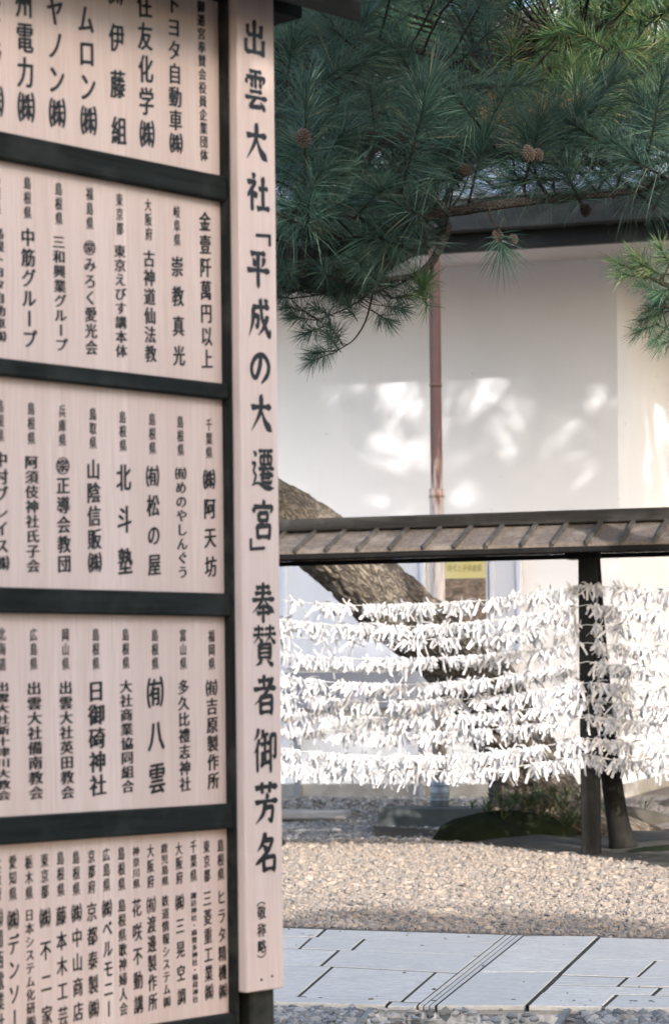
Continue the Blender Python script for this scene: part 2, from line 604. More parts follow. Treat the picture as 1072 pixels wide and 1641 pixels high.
def slab(mb, quad, z=.03):
    pts = [zp(x, y, z) for x, y in quad]
    q = []
    for i in range(4):                      # pull every edge in by half a joint
        a, b, c = pts[i - 1], pts[i], pts[(i + 1) % 4]
        e0, e1 = (b - a).normalized(), (c - b).normalized()
        n0, n1 = Vector((-e0.y, e0.x, 0)), Vector((-e1.y, e1.x, 0))
        j0, j1 = (JOINT * (1.9 if e.x > abs(e.y) * 1.2 or -e.x > abs(e.y) * 1.2 else 1) for e in (e0, e1))
        d0, d1 = b + n0 * j0, b + n1 * j1       # offset both edges and intersect them
        den = e0.x * e1.y - e0.y * e1.x
        q.append(d0 + e0 * (((d1.x - d0.x) * e1.y - (d1.y - d0.y) * e1.x) / den) if abs(den) > .05 else d0)
    jit = random.uniform(-.002, .003)
    mb.prism([(p.x, p.y) for p in q], -.02, z + jit, .004)


for rows, ticks, right in ((left_rows, left_ticks, False), (right_rows, right_ticks, True)):
    for r in range(len(rows) - 1):
        up, dn = rows[r], rows[r + 1]
        tk = sorted(ticks[r])
        def edge(y, t):
            return t
        spans = []
        if not right:
            cuts = [-250] + tk + ['A']
        else:
            cuts = ['C'] + tk + [1390]
        for i in range(len(cuts) - 1):
            def pt(cut, line):
                if cut == 'A':
                    y = interp(line, 500)
                    for _ in range(6):
                        y = interp(line, lineA(y))
                    return (lineA(y), y)
                if cut == 'C':
                    y = interp(line, 750)
                    for _ in range(6):
                        y = interp(line, lineC(y) + 4)
                    return (lineC(y) + 4, y)
                ym = interp(up, cut) * .5 + interp(dn, cut) * .5
                y = interp(line, cut)
                x = cut + (ym - y) * 1.1
                return (x, interp(line, x))
            slab(mb, [pt(cuts[i], dn), pt(cuts[i + 1], dn), pt(cuts[i + 1], up), pt(cuts[i], up)])
# the broad crossing band in three lengths
slab(mb, [(lineB(638), 638), (lineC(638), 638), (lineC(547), 547), (lineB(547), 547)])
slab(mb, [(lineB(546.4), 546.4), (lineC(546.4), 546.4), (lineC(450), 450), (lineB(450), 450)])
path = structure(mb.build('paved_path', M['slab']))
JOINT = .0028
mb = MB()                                  # grooved strips beside the band
for i in range(3):
    o = i * 15.5
    slab(mb, [(398 + o + 1, 637), (398 + o + 16, 637), (398 + o + 16 + (637 - 448) * 1.25, 448), (398 + o + 1 + (637 - 448) * 1.25, 448)], .0285)
JOINT = .0085
structure(mb.build('path_groove', M['slab']))
mb = MB()                                  # dark bed in the joints
p = [zp(-300, 414, .0255), zp(-300, 618, .0255), zp(420, 637, .0255), zp(700, 636, .0255), zp(1420, 644, .0255), zp(1420, 470, .0255), zp(870, 455, .0255), zp(645, 449, .0255)]
mb.add([q[:] for q in p], [tuple(range(8))])
structure(mb.build('path_bed', M['soil']))

# moss along the front edge of the path
mb = MB()
edge_pts = [zp(-260, 622, 0), zp(400, 641, 0), zp(690, 640.5, 0), zp(1400, 648, 0)]
L_ = []
for a, b in zip(edge_pts[:-1], edge_pts[1:]):
    m_ = int((b - a).length / .012)
    L_ += [a.lerp(b, t / m_) for t in range(m_)]
rows_ = [[], [], [], []]
for i, p in enumerate(L_):
    w_ = .5 + .5 * math.sin(i * .21) * math.sin(i * .057 + 1) + .25 * math.sin(i * .9)
    w_ = max(.12, w_)
    for r_, (oy_, oz_) in enumerate(((.012, .012 + .018 * w_), (-.008, .010 + .016 * w_), (-.022 - .018 * w_, .006), (-.035 - .03 * w_, -.012))):
        rows_[r_].append((p.x, p.y + oy_ + random.uniform(-.003, .003), oz_ + random.uniform(-.002, .002)))
N = len(L_)
mb.add(sum(rows_, []), [(r * N + i + 1, r * N + i, (r + 1) * N + i, (r + 1) * N + i + 1) for r in range(3) for i in range(N - 1)])
structure(mb.build('moss_edge', M['moss'], smooth=True))

# ------------------------------------------------------------------ gravel stones
mb = MB()
n = 84000
P = []
path_far = lambda x: interp([(zp(-260, 417, 0).x, zp(-260, 417, 0).y), (zp(648, 447, 0).x, zp(648, 447, 0).y), (zp(1400, 468, 0).x, zp(1400, 468, 0).y)], x)
soil_edge = lambda x: max(15.5, 21.9 - 2.3 * max(0, x - .86) + .14 * math.sin(x * 7) + .08 * math.sin(x * 17))
while len(P) < n:
    px_, py_ = rng.uniform(-1.6, 4.4), rng.uniform(12.4, 22.5)
    if py_ < path_far(px_) + .02 or abs(px_) > .145 * py_ + 1.2:
        continue
    if py_ > soil_edge(px_) + rng.normal(0, .12) and (rng.uniform() > .05 or px_ < .5):
        continue
    P.append((px_, py_, 0))
P = np.array(P)
sz = rng.lognormal(math.log(.0108), .40, n).clip(.006, .04)
P[:, 2] = sz * rng.uniform(.0, .45, n)
pebbles(P, sz, mb)
st = mb.build('gravel_stones', M['stone'])
st['kind'] = 'stuff'
mb = MB()
P = []
near_edge = lambda x: interp([(zp(-260, 625, 0).x, zp(-260, 625, 0).y), (zp(400, 642, 0).x, zp(400, 642, 0).y), (zp(1400, 649, 0).x, zp(1400, 649, 0).y)], x)
while len(P) < 10500:
    px_, py_ = rng.uniform(-1.3, 2.2), rng.uniform(9.3, 11.2)
    if py_ > near_edge(px_) - .02:
        continue
    if .10 < px_ < 1.02 and 9.6 < py_ and rng.uniform() > .03:
        continue
    P.append((px_, py_, 0))
P = np.array(P)
sz = rng.lognormal(math.log(.0155), .32, len(P)).clip(.008, .034)
P[:, 2] = sz * rng.uniform(.0, .5, len(P))
pebbles(P, sz, mb)
# stray pebbles kicked onto the slabs
Q = []
for i in range(70):
    x_ = rng.uniform(-.6, 2.0)
    yn, yf = near_edge(x_), path_far(x_)
    f_ = rng.uniform() ** 5 * .5
    Q.append((x_, (yn + f_ * (yf - yn)) if rng.uniform() < .3 else (yf - f_ * (yf - yn)), .032))
pebbles(np.array(Q), rng.uniform(.005, .012, len(Q)), mb)
# shaded gravel behind, towards the storehouse
P = []
while len(P) < 13000:
    px_, py_ = rng.uniform(-1.4, 1.6), rng.uniform(21.5, 25.6)
    if py_ < soil_edge(px_) - .1 or py_ > wall_Y(px_) - .2:
        continue
    P.append((px_, py_, gz(px_, py_)))
P = np.array(P)
sz = rng.lognormal(math.log(.0145), .35, len(P)).clip(.007, .035)
P[:, 2] += sz * .3
pebbles(P, sz, mb)
st = mb.build('grey_gravel_stones', M['stone_grey'])
st['kind'] = 'stuff'

# bare soil bed around the old pine, its dark tone also standing for shade
mb = MB()
xsb = np.linspace(.35, 9, 60)
near = [(x, soil_edge(x) - .05, .006) for x in xsb]
far = [(x, wall_Y(x) - 2.1, .006) for x in xsb]
mid = [(x, a[1] * .5 + b[1] * .5, .05 + .02 * math.sin(x * 5)) for x, a, b in zip(xsb, near, far)]
N = len(xsb)
mb.add(near + mid + far, [(r * N + i, r * N + i + 1, (r + 1) * N + i + 1, (r + 1) * N + i) for r in range(2) for i in range(N - 1)])
structure(mb.build('soil_bed', M['soil'], smooth=True))


def blob(mb, c, rx, ry, rz, seed, nz=.12, seg=40, rings=18):
    g_ = np.random.default_rng(seed)
    ph = g_.uniform(0, 6.28, 12)
    V, Fc = [], []
    for i in range(rings + 1):
        th = (i / rings) * math.pi / 2
        for j in range(seg):
            a = j / seg * 2 * math.pi
            w = 1 + nz * (math.sin(3 * a + ph[0] + th * 2) * .6 + math.sin(5 * a + ph[1] + 3 * th) * .4 + math.sin(9 * a + ph[2] + 7 * th) * .25 + math.sin(17 * a + ph[3] + 11 * th) * .15)
            V.append((c[0] + rx * math.cos(th) * math.cos(a) * w, c[1] + ry * math.cos(th) * math.sin(a) * w, c[2] + rz * (math.sin(th) ** .8) * (1 + (w - 1) * .8)))
    for i in range(rings):
        for j in range(seg):
            Fc.append((i * seg + j, i * seg + (j + 1) % seg, (i + 1) * seg + (j + 1) % seg, (i + 1) * seg + j))
    mb.add(V, Fc)


mb = MB()
c = ground(800, 1350)
blob(mb, (c.x + .02, c.y + .3, -.03), .62, .33, .27, 3)
structure(mb.build('moss_mound', M['moss'], smooth=True))
mb = MB()
c = ground(1062, 1372)
blob(mb, (c.x + .1, c.y + .2, -.03), .42, .25, .10, 9)
structure(mb.build('moss_patch', M['moss'], smooth=True))
mb = MB()
c = ground(940, 1330)
blob(mb, (c.x + .05, c.y + .5, -.02), .75, .35, .22, 12, .2)
c = ground(1050, 1320)
blob(mb, (c.x + .3, c.y + .4, -.02), .7, .35, .22, 14, .2)
structure(mb.build('root_mound', M['soil'], smooth=True))

# ------------------------------------------------------------------ storehouse
house = empty('storehouse', 'white plastered storehouse with deep dark eaves and tiled roof', 'building', (0, 26.0, 0), A)


def house_local(X, Y):                      # world -> local of the storehouse
    d = Vector((X, Y - 26.0, 0))
    return d.dot(aV), d.dot(bV)


kx = ray(990, 700)[0]
Yc = 26.0 / (1 - math.tan(A) * kx)
XC, _ = house_local(kx * Yc, Yc)             # local x of the corner
HT = 5.73
mb = MB()
mb.add([(-14, 0, 0), (XC, 0, 0), (XC, 9, 0), (-14, 9, 0), (-14, 0, HT), (XC, 0, HT), (XC, 9, HT), (-14, 9, HT)],
       [(0, 1, 5, 4), (1, 2, 6, 5), (2, 3, 7, 6), (3, 0, 4, 7)])
mb.build('wall', M['plaster'], house)
mb = MB()
mb.box(-14.1, XC + .06, -.07, .0, 0, .34, .01)
mb.box(XC, XC + .06, .003, 9, 0, .34, .01)
mb.build('plinth', M['curb'], house)
OV = 1.8
mb = MB()                                  # sloping plaster soffit all round the corner
x1 = XC + OV
zo = HT - .17
mb.add([(-14, 0, HT), (XC, 0, HT), (x1, -OV, zo), (-14, -OV, zo), (XC, 9, HT), (x1, 9 + OV, zo)], [(3, 2, 1, 0), (1, 2, 5, 4)])
mb.build('soffit', M['soffit'], house)
mb = MB()
mb.box(-14, x1 + .0, -OV - .09, -OV + .004, zo - .012, zo + .15, .004)
mb.box(x1 - .004, x1 + .09, -OV + .005, 9, zo - .012, zo + .15, .004)
mb.build('eave_board', M['eave_black'], house)
mb = MB()
mb.box(-14, x1 + .1, -OV - .22, -OV - .02, zo + .152, zo + .47, .02)
mb.box(x1 + .02, x1 + .2, -OV - .015, 9, zo + .152, zo + .47, .02)
mb.build('gutter', M['gutter'], house)
mb = MB()
ze = zo + .475
slope = math.tan(math.radians(27))
run = 6.0
mb.add([(-14, -OV - .25, ze), (x1 + .3, -OV - .25, ze), (x1 + .3, -OV - .25 + run, ze + run * slope), (-14, -OV - .25 + run, ze + run * slope),
        (x1 + .3, -OV + 2 * run, ze), (-14, -OV + 2 * run, ze)], [(0, 1, 2, 3), (3, 2, 4, 5)])
x = -6.0
while x < x1 + .3:                          # tile rolls and pans
    for sgm in range(20):
        y0, y1 = -OV - .25 + run * sgm / 20, -OV - .25 + run * (sgm + 1) / 20
        zz0, zz1 = ze + (y0 + OV + .25) * slope + .028, ze + (y1 + OV + .25) * slope + .002
        pr = []
        for a in range(6):
            t = math.pi * a / 5
            pr.append((math.cos(t) * .065, math.sin(t) * .06))
        mb.add([(x + c_, y0, zz0 + s_) for c_, s_ in pr] + [(x + c_, y1, zz1 + s_) for c_, s_ in pr], [(i, i + 1, 7 + i, 6 + i) for i in range(5)] + [(5, 4, 3, 2, 1, 0)])
        xw = x + .065
        mb.add([(xw, y0, zz0), (xw + .14, y0, zz0 - .01), (xw + .14, y1, zz1 - .01), (xw, y1, zz1), (xw, y0, zz0 - .03), (xw + .14, y0, zz0 - .04)], [(0, 1, 2, 3), (1, 0, 4, 5)])
    x += .27
mb.build('roof', M['tile'], house)
mb = MB()
mb.box(-14, x1 + .35, -OV - .25 + run - .18, -OV - .25 + run + .18, ze + run * slope - .1, ze + run * slope + .35, .05)
mb.build('roof_ridge', M['tile'], house)
# downpipe under the gutter, standing on its concrete block
foot = ground(706, 1300, .2)
py0 = wall_Y(foot.x)
pY = 26.0 / (1 - math.tan(A) * ray(697, 600)[0]) - 2.0
tp, bt = at(694.5, 352, pY), at(705.5, 1298, pY)
pb = Vector((tp.x * .5 + bt.x * .5, pY, .2))
lx, ly = house_local(pb.x, pb.y)
mb = MB()
mb.tube([(lx, ly, .45), (lx, ly, 3.2), (lx, ly, 3.2), (lx, ly, zo + .4)], [.070, .070, .057, .055], 20)
mb.tube([(lx, ly, 3.18), (lx, ly, 3.26)], .076, 20)
mb.tube([(lx, ly, 4.25), (lx, ly, 4.28)], .061, 20)
pipe = mb.build('downpipe', M['pipe'], house, True)
mb = MB()
mb.tube([(lx, ly, .2), (lx, ly, .46)], .092, 20)
for z in (.26, .33, .40):
    mb.tube([(lx, ly, z), (lx, ly, z + .015)], .098, 20)
mb.build('pipe_foot', M['pipe_foot'], house, True)
# concrete block carrying the pipe
mb = MB()
mb.box(-.66, .66, -.22, .22, 0, .2, .012)
bc = pb + aV * .10 + bV * -.02
o = mb.build('concrete_block', M['concrete'])
o.location, o.rotation_euler = (bc.x, bc.y, 0), (0, 0, A)
tag(o, 'low grey concrete block on the gravel under the rusty downpipe', 'block')
mb = MB()
mb.box(-.45, .45, -.14, .14, 0, .09, .02)
c = at(488, 1292, 24.3)
o = mb.build('curb_stone', M['curb'])
o.location, o.rotation_euler = (c.x, c.y + .2, gz(c.x, c.y + .2)), (0, 0, A + .05)
tag(o, 'flat pale kerb stone lying on the gravel beside the signboard edge', 'stone')


# poster and notice boards against the wall
def on_wall(px_, py_, off):
    a, b = ray(px_, py_)
    # plane: (P - (0,26)) . bV = -off
    Y = (26.0 * bV.y - off) / (a * bV.x + bV.y)
    P_ = Vector((a * Y, Y, EYE + b * Y))
    d = P_ - Vector((0, 26, 0))
    return d.dot(aV), P_.z


def wall_thing(name, label, cat, off):
    p_ = Vector((0, 26, 0)) - bV * off
    return empty(name, label, cat, p_, A)


GLY = {}
_cu = bpy.data.curves.new('glyph', 'FONT')
_cu.resolution_u = 3
_to = bpy.data.objects.new('glyph', _cu)
COL.objects.link(_to)


def glyph(ch, bold):
    key = (ch, bold)
    if key not in GLY:
        _cu.body = ch
        _cu.offset = 0.0
        dg = bpy.context.evaluated_depsgraph_get()
        dg.update()
        me = bpy.data.meshes.new_from_object(_to.evaluated_get(dg))
        V = np.array([v.co[:2] for v in me.vertices]) - np.array((.5, .38))
        Fc = [tuple(p.vertices) for p in me.polygons]
        if ch in 'ー「」()（）〜・':
            V = np.stack([V[:, 1], -V[:, 0]], 1)          # vertical forms
        V[:, 1] += V[:, 0] * .07                           # brush slant: horizontals rise to the right
        GLY[key] = (V, Fc)
        bpy.data.meshes.remove(me)
    return GLY[key]


def put_char(mb, ch, x, z, w, h, y, bold=.012, thick=.02):
    V, Fc = glyph(ch, bold)
    for i, (dx, dz) in enumerate(((-1, -.25), (0, .35), (1, .25), (.35, -.35))):   # passes that swell the strokes like a brush
        P3 = np.stack([x + (V[:, 0] + dx * thick / 2) * w, np.full(len(V), y - .0002 * i), z + (V[:, 1] + dz * thick / 2) * h], 1)
        mb.add(P3, [tuple(q) for q in Fc])


po = wall_thing('poster', 'exhibition poster with yellow title band and brown picture, framed on the wall', 'poster', .12)
xl, zt = on_wall(712, 845, .12)
xr, zb = on_wall(779, 1015, .12)
mb = MB()
mb.box(xl - .02, xr + .02, .002, .03, zb - .02, zt + .02, .004)
mb.build('frame', M['board_blue'], po)
k = NT('poster_print')
v = k.coord()
nn = k.noise(k.coord((1, 1, 2)), 7, 6, .7, .8)
pic = k.ramp(nn, [(.3, (.05, .06, .05)), (.45, (.16, .12, .09)), (.58, (.30, .22, .17)), (.75, (.50, .42, .36))])
k.col(pic)
pm = k.set(.35, .4)
mb = MB()
mb.add([(xl, -.002, zb), (xr, -.002, zb), (xr, -.002, zt), (xl, -.002, zt)], [(0, 1, 2, 3)])
mb.build('picture', pm, po)
mb = MB()
z0, z1 = on_wall(740, 927, .12)[1], on_wall(740, 897, .12)[1]
mb.add([(xl + .002, -.005, z0), (xr - .002, -.005, z0), (xr - .002, -.005, z1), (xl + .002, -.005, z1)], [(0, 1, 2, 3)])
band = mb.build('title_band', mat_noise('poster_yellow', (.62, .54, .22), (.68, .62, .34), 3, .4, .4, 0), po)
mb = MB()
w_ = (xr - xl) / 8.2
for i, ch in enumerate('時代と子供絵図'):
    put_char(mb, ch, xl + w_ * (i + 1), (z0 + z1) / 2 + .01, w_ * .9, .085, -.007)
mb.build('lettering', mat_noise('poster_ink', (.30, .26, .12), (.34, .30, .15), 9, .5, .3, 0), band)
mb = MB()
z0 = on_wall(740, 1015, .12)[1]
mb.add([(xl + .002, -.005, z0 + .003), (xr - .002, -.005, z0 + .003), (xr - .002, -.005, z0 + .03), (xl + .002, -.005, z0 + .03)], [(0, 1, 2, 3)])
mb.build('blue_strip', mat_noise('poster_blue', (.05, .20, .40), (.07, .24, .46), 3, .4, .4, 0), po)
mb = MB()
mb.add([(xl + .2, -.005, z0 + .033), (xr - .002, -.005, z0 + .033), (xr - .002, -.005, z0 + .085), (xl + .2, -.005, z0 + .085)], [(0, 1, 2, 3)])
mb.build('red_panel', mat_noise('poster_red', (.62, .30, .18), (.75, .6, .4), 25, .4, .4, 0), po)

for nm, lab, x0, x1_, yt, yb_ in (('notice_board', 'pale blue notice board on the wall to the right of the yellow poster', 783, 836, 850, 1062),
                                 ('notice_board', 'wide pale blue notice board on the wall behind the leaning pine trunk', 452, 682, 848, 1068)):
    nb_ = wall_thing(nm, lab, 'notice board', .10)
    xl, zt = on_wall(x0, yt, .10)
    xr, zb = on_wall(x1_, yb_, .10)
    mb = MB()
    mb.box(xl, xr, 0, .05, zb, zt, .006)
    mb.build('panel', M['board_blue'], nb_)
    for xe in (xl, xr - .05):
        mb = MB()
        mb.box(xe, xe + .05, -.03, -.002, zb, zt, .006)
        mb.build('frame_post', M['board_blue'], nb_)
nb_ = wall_thing('grey_panel_box', 'low slate grey panel box at the foot of the white wall', 'display case', .25)  # slate grey box on legs standing before the wall
xl, zt = on_wall(452, 1078, .25)
xr, zb = on_wall(690, 1135, .25)
mb = MB()
mb.box(xl, xr, 0, .2, zb, zt, .01)
mb.build('case', M['board_grey'], nb_)
for xe in (xl + .1, xr - .16):
    mb = MB()
    mb.box(xe, xe + .06, .07, .13, .2, zb - .002, .004)
    mb.build('leg', M['board_grey'], nb_)

def smooth_poly(P, sub=6):
    P = [Vector(p) for p in P]
    out = []
    for i in range(len(P) - 1):
        p0, p1, p2, p3 = P[max(i - 1, 0)], P[i], P[i + 1], P[min(i + 2, len(P) - 1)]
        for j in range(sub):
            t = j / sub
            out.append(.5 * ((2 * p1) + (p2 - p0) * t + (2 * p0 - 5 * p1 + 4 * p2 - p3) * t * t + (3 * p1 - p0 - 3 * p2 + p3) * t ** 3))
    out.append(P[-1])
    return out


# ------------------------------------------------------------------ signboard
TH = math.radians(47)
P0 = at(356, 1093, 6.6)
dV = Vector((math.cos(TH), math.sin(TH), 0))
nV = Vector((math.sin(TH), -math.cos(TH), 0))
sign = empty('signboard', 'large wooden donor signboard with brush lettering, dark frame and small roof', 'signboard', (P0.x, P0.y, 0), TH)


def bd(px_, py_, off=0.0):
    """pixel -> (s, z) on the board plane shifted forward by off"""
    a, b = ray(px_, py_)
    Y = (P0.x * nV.x + P0.y * nV.y + off) / (a * nV.x + nV.y)
    X = a * Y
    return (X - P0.x) * dV.x + (Y - P0.y) * dV.y, EYE + b * Y


SL = -1.9
rails = []
for (xa, ya), (xb, yb) in (((352, 282), (356, 322)), ((356, 615), (360, 640)), ((362, 951), (365, 988)), ((365, 1288), (367, 1328)), ((371, 1624), (371, 1668))):
    zt_, zb_ = bd(xa, ya, .03)[1], bd(xb, yb, .03)[1]
    rails.append((zt_, zb_))
z_top_panel = rails[0][0] + .56
rails.insert(0, (z_top_panel + .07, z_top_panel))
for zt_, zb_ in rails:
    mb = MB()
    mb.box(SL, 0, -.04, .02, zb_, zt_, .004)
    mb.build('rail', M['frame_x'], sign)
sl_end = bd(383, 1000, .05)[0]
for x0, x1_ in ((0.0, sl_end - .012), (SL - .07, SL - .001)):
    mb = MB()
    mb.box(x0 + .001, x1_, -.048, .05, rails[-1][1] - .05, z_top_panel + .12, .005)
    mb.build('stile', M['frame_z'], sign)
# legs
s0, _ = bd(398, 1620, .03)
s1, _ = bd(437, 1620, .03)
for x0, x1_ in ((s0, s1), (SL - .22, SL - .10)):
    mb = MB()
    mb.box(x0, x1_, -.04, .06, -.05, z_top_panel + .30, .006)
    mb.build('leg', M['frame_z'], sign)
mb = MB()
mb.box(sl_end - .011, s0 - .001, .0, .05, rails[-1][1] - .05, z_top_panel + .12, .003)
mb.build('filler_board', M['frame_z'], sign)

PRE = .62


def col_text(mb, s_zoom, segs, y):
    pass


ZM = 1072 / 460.0
panels = [
    (0, [("御遷宮奉賛会役員企業団体", 750, 25, 762, 580, .52), ("トヨタ自動車㈱", 648, 15, 658, 535, .86), ("住友化学㈱", 540, 15, 550, 500, .95), ("㈱伊藤組", 432, -33, 445, 488, .95),
         ("オムロン㈱", 318, -55, 332, 450, 1.0), ("キヤノン㈱", 203, -85, 215, 422, 1.0), ("九州電力㈱", 88, -120, 99, 400, 1.0), ("京セラ㈱", -28, -140, -18, 378, 1.0)]),
    (260, [("金壹阡萬円以上", 765, 222, 773, 735, .9), ("岐阜県", 660, 185, 662, 290, 0), ("崇教真光", 662, 390, 669, 722, .92), ("大阪府", 553, 160, 556, 268, 0), ("古神道仙法教", 557, 360, 563, 715, .88),
           ("東京都", 446, 140, 448, 248, 0), ("東京えびす講本体", 448, 332, 454, 705, .85), ("福島県", 335, 118, 336, 228, 0), ("㊪みろく愛光会", 335, 320, 342, 692, .88),
           ("島根県", 219, 100, 221, 210, 0), ("三和興業グループ", 220, 298, 230, 682, .88), ("島根県", 103, 78, 104, 188, 0), ("中筋グループ", 105, 280, 112, 660, .98),
           ("島根県", -12, 60, -10, 170, 0), ("島根トヨタ自動車㈱", -8, 265, -1, 650, .9)]),
    (630, [("千葉県", 780, 118, 781, 222, 0), ("㈱阿天坊", 781, 322, 787, 648, .95), ("島根県", 673, 108, 675, 212, 0), ("㈲めのやしんぐう", 675, 300, 683, 668, .85), ("島根県", 568, 98, 570, 205, 0), ("㈲松の屋", 570, 310, 577, 640, .98),
           ("島根県", 458, 90, 460, 195, 0), ("北斗塾", 462, 315, 468, 628, 1.08), ("鳥取県", 347, 78, 348, 185, 0), ("山陰信販㈱", 349, 285, 355, 632, .98), ("兵庫県", 233, 68, 234, 175, 0), ("㊪正導会教団", 235, 272, 241, 637, .95),
           ("島根県", 117, 58, 118, 168, 0), ("阿須伎神社氏子会", 118, 258, 125, 645, .92), ("島根県", 1, 48, 2, 158, 0), ("中村ブレイス㈱", 3, 248, 8, 635, .98)]),
    (970, [("福岡県", 790, 115, 791, 218, 0), ("㈲吉原製作所", 790, 308, 797, 655, .9), ("富山県", 683, 112, 685, 217, 0), ("多久比禮志神社", 685, 305, 692, 668, .88), ("島根県", 578, 112, 580, 217, 0), ("㈲八雲", 580, 325, 587, 645, 1.25),
           ("島根県", 469, 110, 471, 215, 0), ("大社商業協同組合", 471, 303, 478, 676, .92), ("島根県", 358, 110, 359, 217, 0), ("日御碕神社", 359, 320, 367, 672, 1.2), ("岡山県", 245, 110, 246, 218, 0), ("出雲大社英田教会", 246, 308, 253, 698, .95),
           ("広島県", 126, 110, 127, 218, 0), ("出雲大社備南教会", 128, 310, 136, 700, 1.0), ("北海道", 8, 108, 9, 220, 0), ("出雲大社新十津川大教会", 9, 305, 15, 710, .95)]),
    (1300, [("島根県", 823, 128, 825, 235, 0), ("ヒラタ精機㈱", 826, 320, 833, 672, .72), ("東京都", 771, 132, 773, 240, 0), ("三菱重工業㈱", 774, 325, 781, 675, .74), ("千葉県", 722, 132, 723, 240, 0), ("諏訪神社・麻賀多神社・稲荷神社", 723, 315, 730, 703, .5),
            ("大阪府", 668, 140, 670, 248, 0), ("㈱三晃空調", 671, 340, 678, 692, .74), ("鹿児島県", 614, 138, 617, 260, 0), ("鉄道情報システム㈱", 617, 335, 624, 712, .62), ("大阪府", 562, 148, 563, 262, 0), ("㈲渡邊製作所", 565, 350, 571, 712, .76),
            ("神奈川県", 508, 150, 510, 270, 0), ("花咲不動講", 511, 360, 518, 722, .8), ("島根県", 453, 158, 455, 272, 0), ("島根県歌神婦人会", 455, 352, 462, 738, .66), ("広島県", 397, 162, 399, 275, 0), ("㈱ベルモニー", 400, 363, 407, 738, .8),
            ("京都府", 342, 168, 343, 282, 0), ("京都泰製㈱", 343, 375, 351, 738, .82), ("島根県", 284, 172, 286, 290, 0), ("㈱中山商店", 287, 380, 293, 748, .82), ("島根県", 226, 175, 228, 293, 0), ("藤本木工芸", 229, 390, 236, 765, .82),
            ("東京都", 167, 183, 168, 300, 0), ("㈱不二家", 169, 398, 176, 762, .85), ("栃木県", 108, 190, 110, 305, 0), ("日本システム化研㈱", 110, 388, 117, 785, .68), ("愛知県", 48, 190, 49, 308, 0), ("㈱デンソー", 50, 405, 56, 775, .86),
            ("大阪府", -9, 195, -8, 310, 0), ("㈱関西電業社", -8, 400, -1, 790, .8)]),
]
zs = [(rails[i][1], rails[i + 1][0]) for i in range(5)]
UNIT = .0475                                 # width of a full size character
for (oy, cols), (zt_, zb_) in zip(panels, zs):
    mb = MB()
    x = 0.0
    e = .004
    w_ = .113 if oy != 1300 else .113
    while x > SL:
        xx = max(x - w_, SL)
        mb.box(xx, x, -.012, .012, zb_ - .01, zt_ + .01, .0006)
        x = xx
    pn = mb.build('panel', M['panel'], sign)
    for txt, xa, ya, xb, yb, wsc in cols:
        sa, za = bd(xa / ZM, oy + ya / ZM, .012)
        sb, zb2 = bd(xb / ZM, oy + yb / ZM, .012)
        n = len(txt)
        pitch = (za - zb2) / max(1, n - 1)
        small = wsc == 0
        w = UNIT * (.53 if small else wsc) * (1.18 if oy == 0 else .9 if oy == 1300 and not small else 1.0)
        h = min(pitch * .95, w * (1.45 if small or pitch > .1 or oy in (0, 1300) else 1.3))
        mb = MB()
        for i, ch in enumerate(txt):
            t = i / max(1, n - 1)
            hh = h
            if ch == '・':
                hh = h
            put_char(mb, ch, sa + (sb - sa) * t, za + (zb2 - za) * t, w, hh, -.0126, .016, (.085 if oy != 1300 else .06) if not small else .055)
        mb.build('lettering', M['ink'], pn)

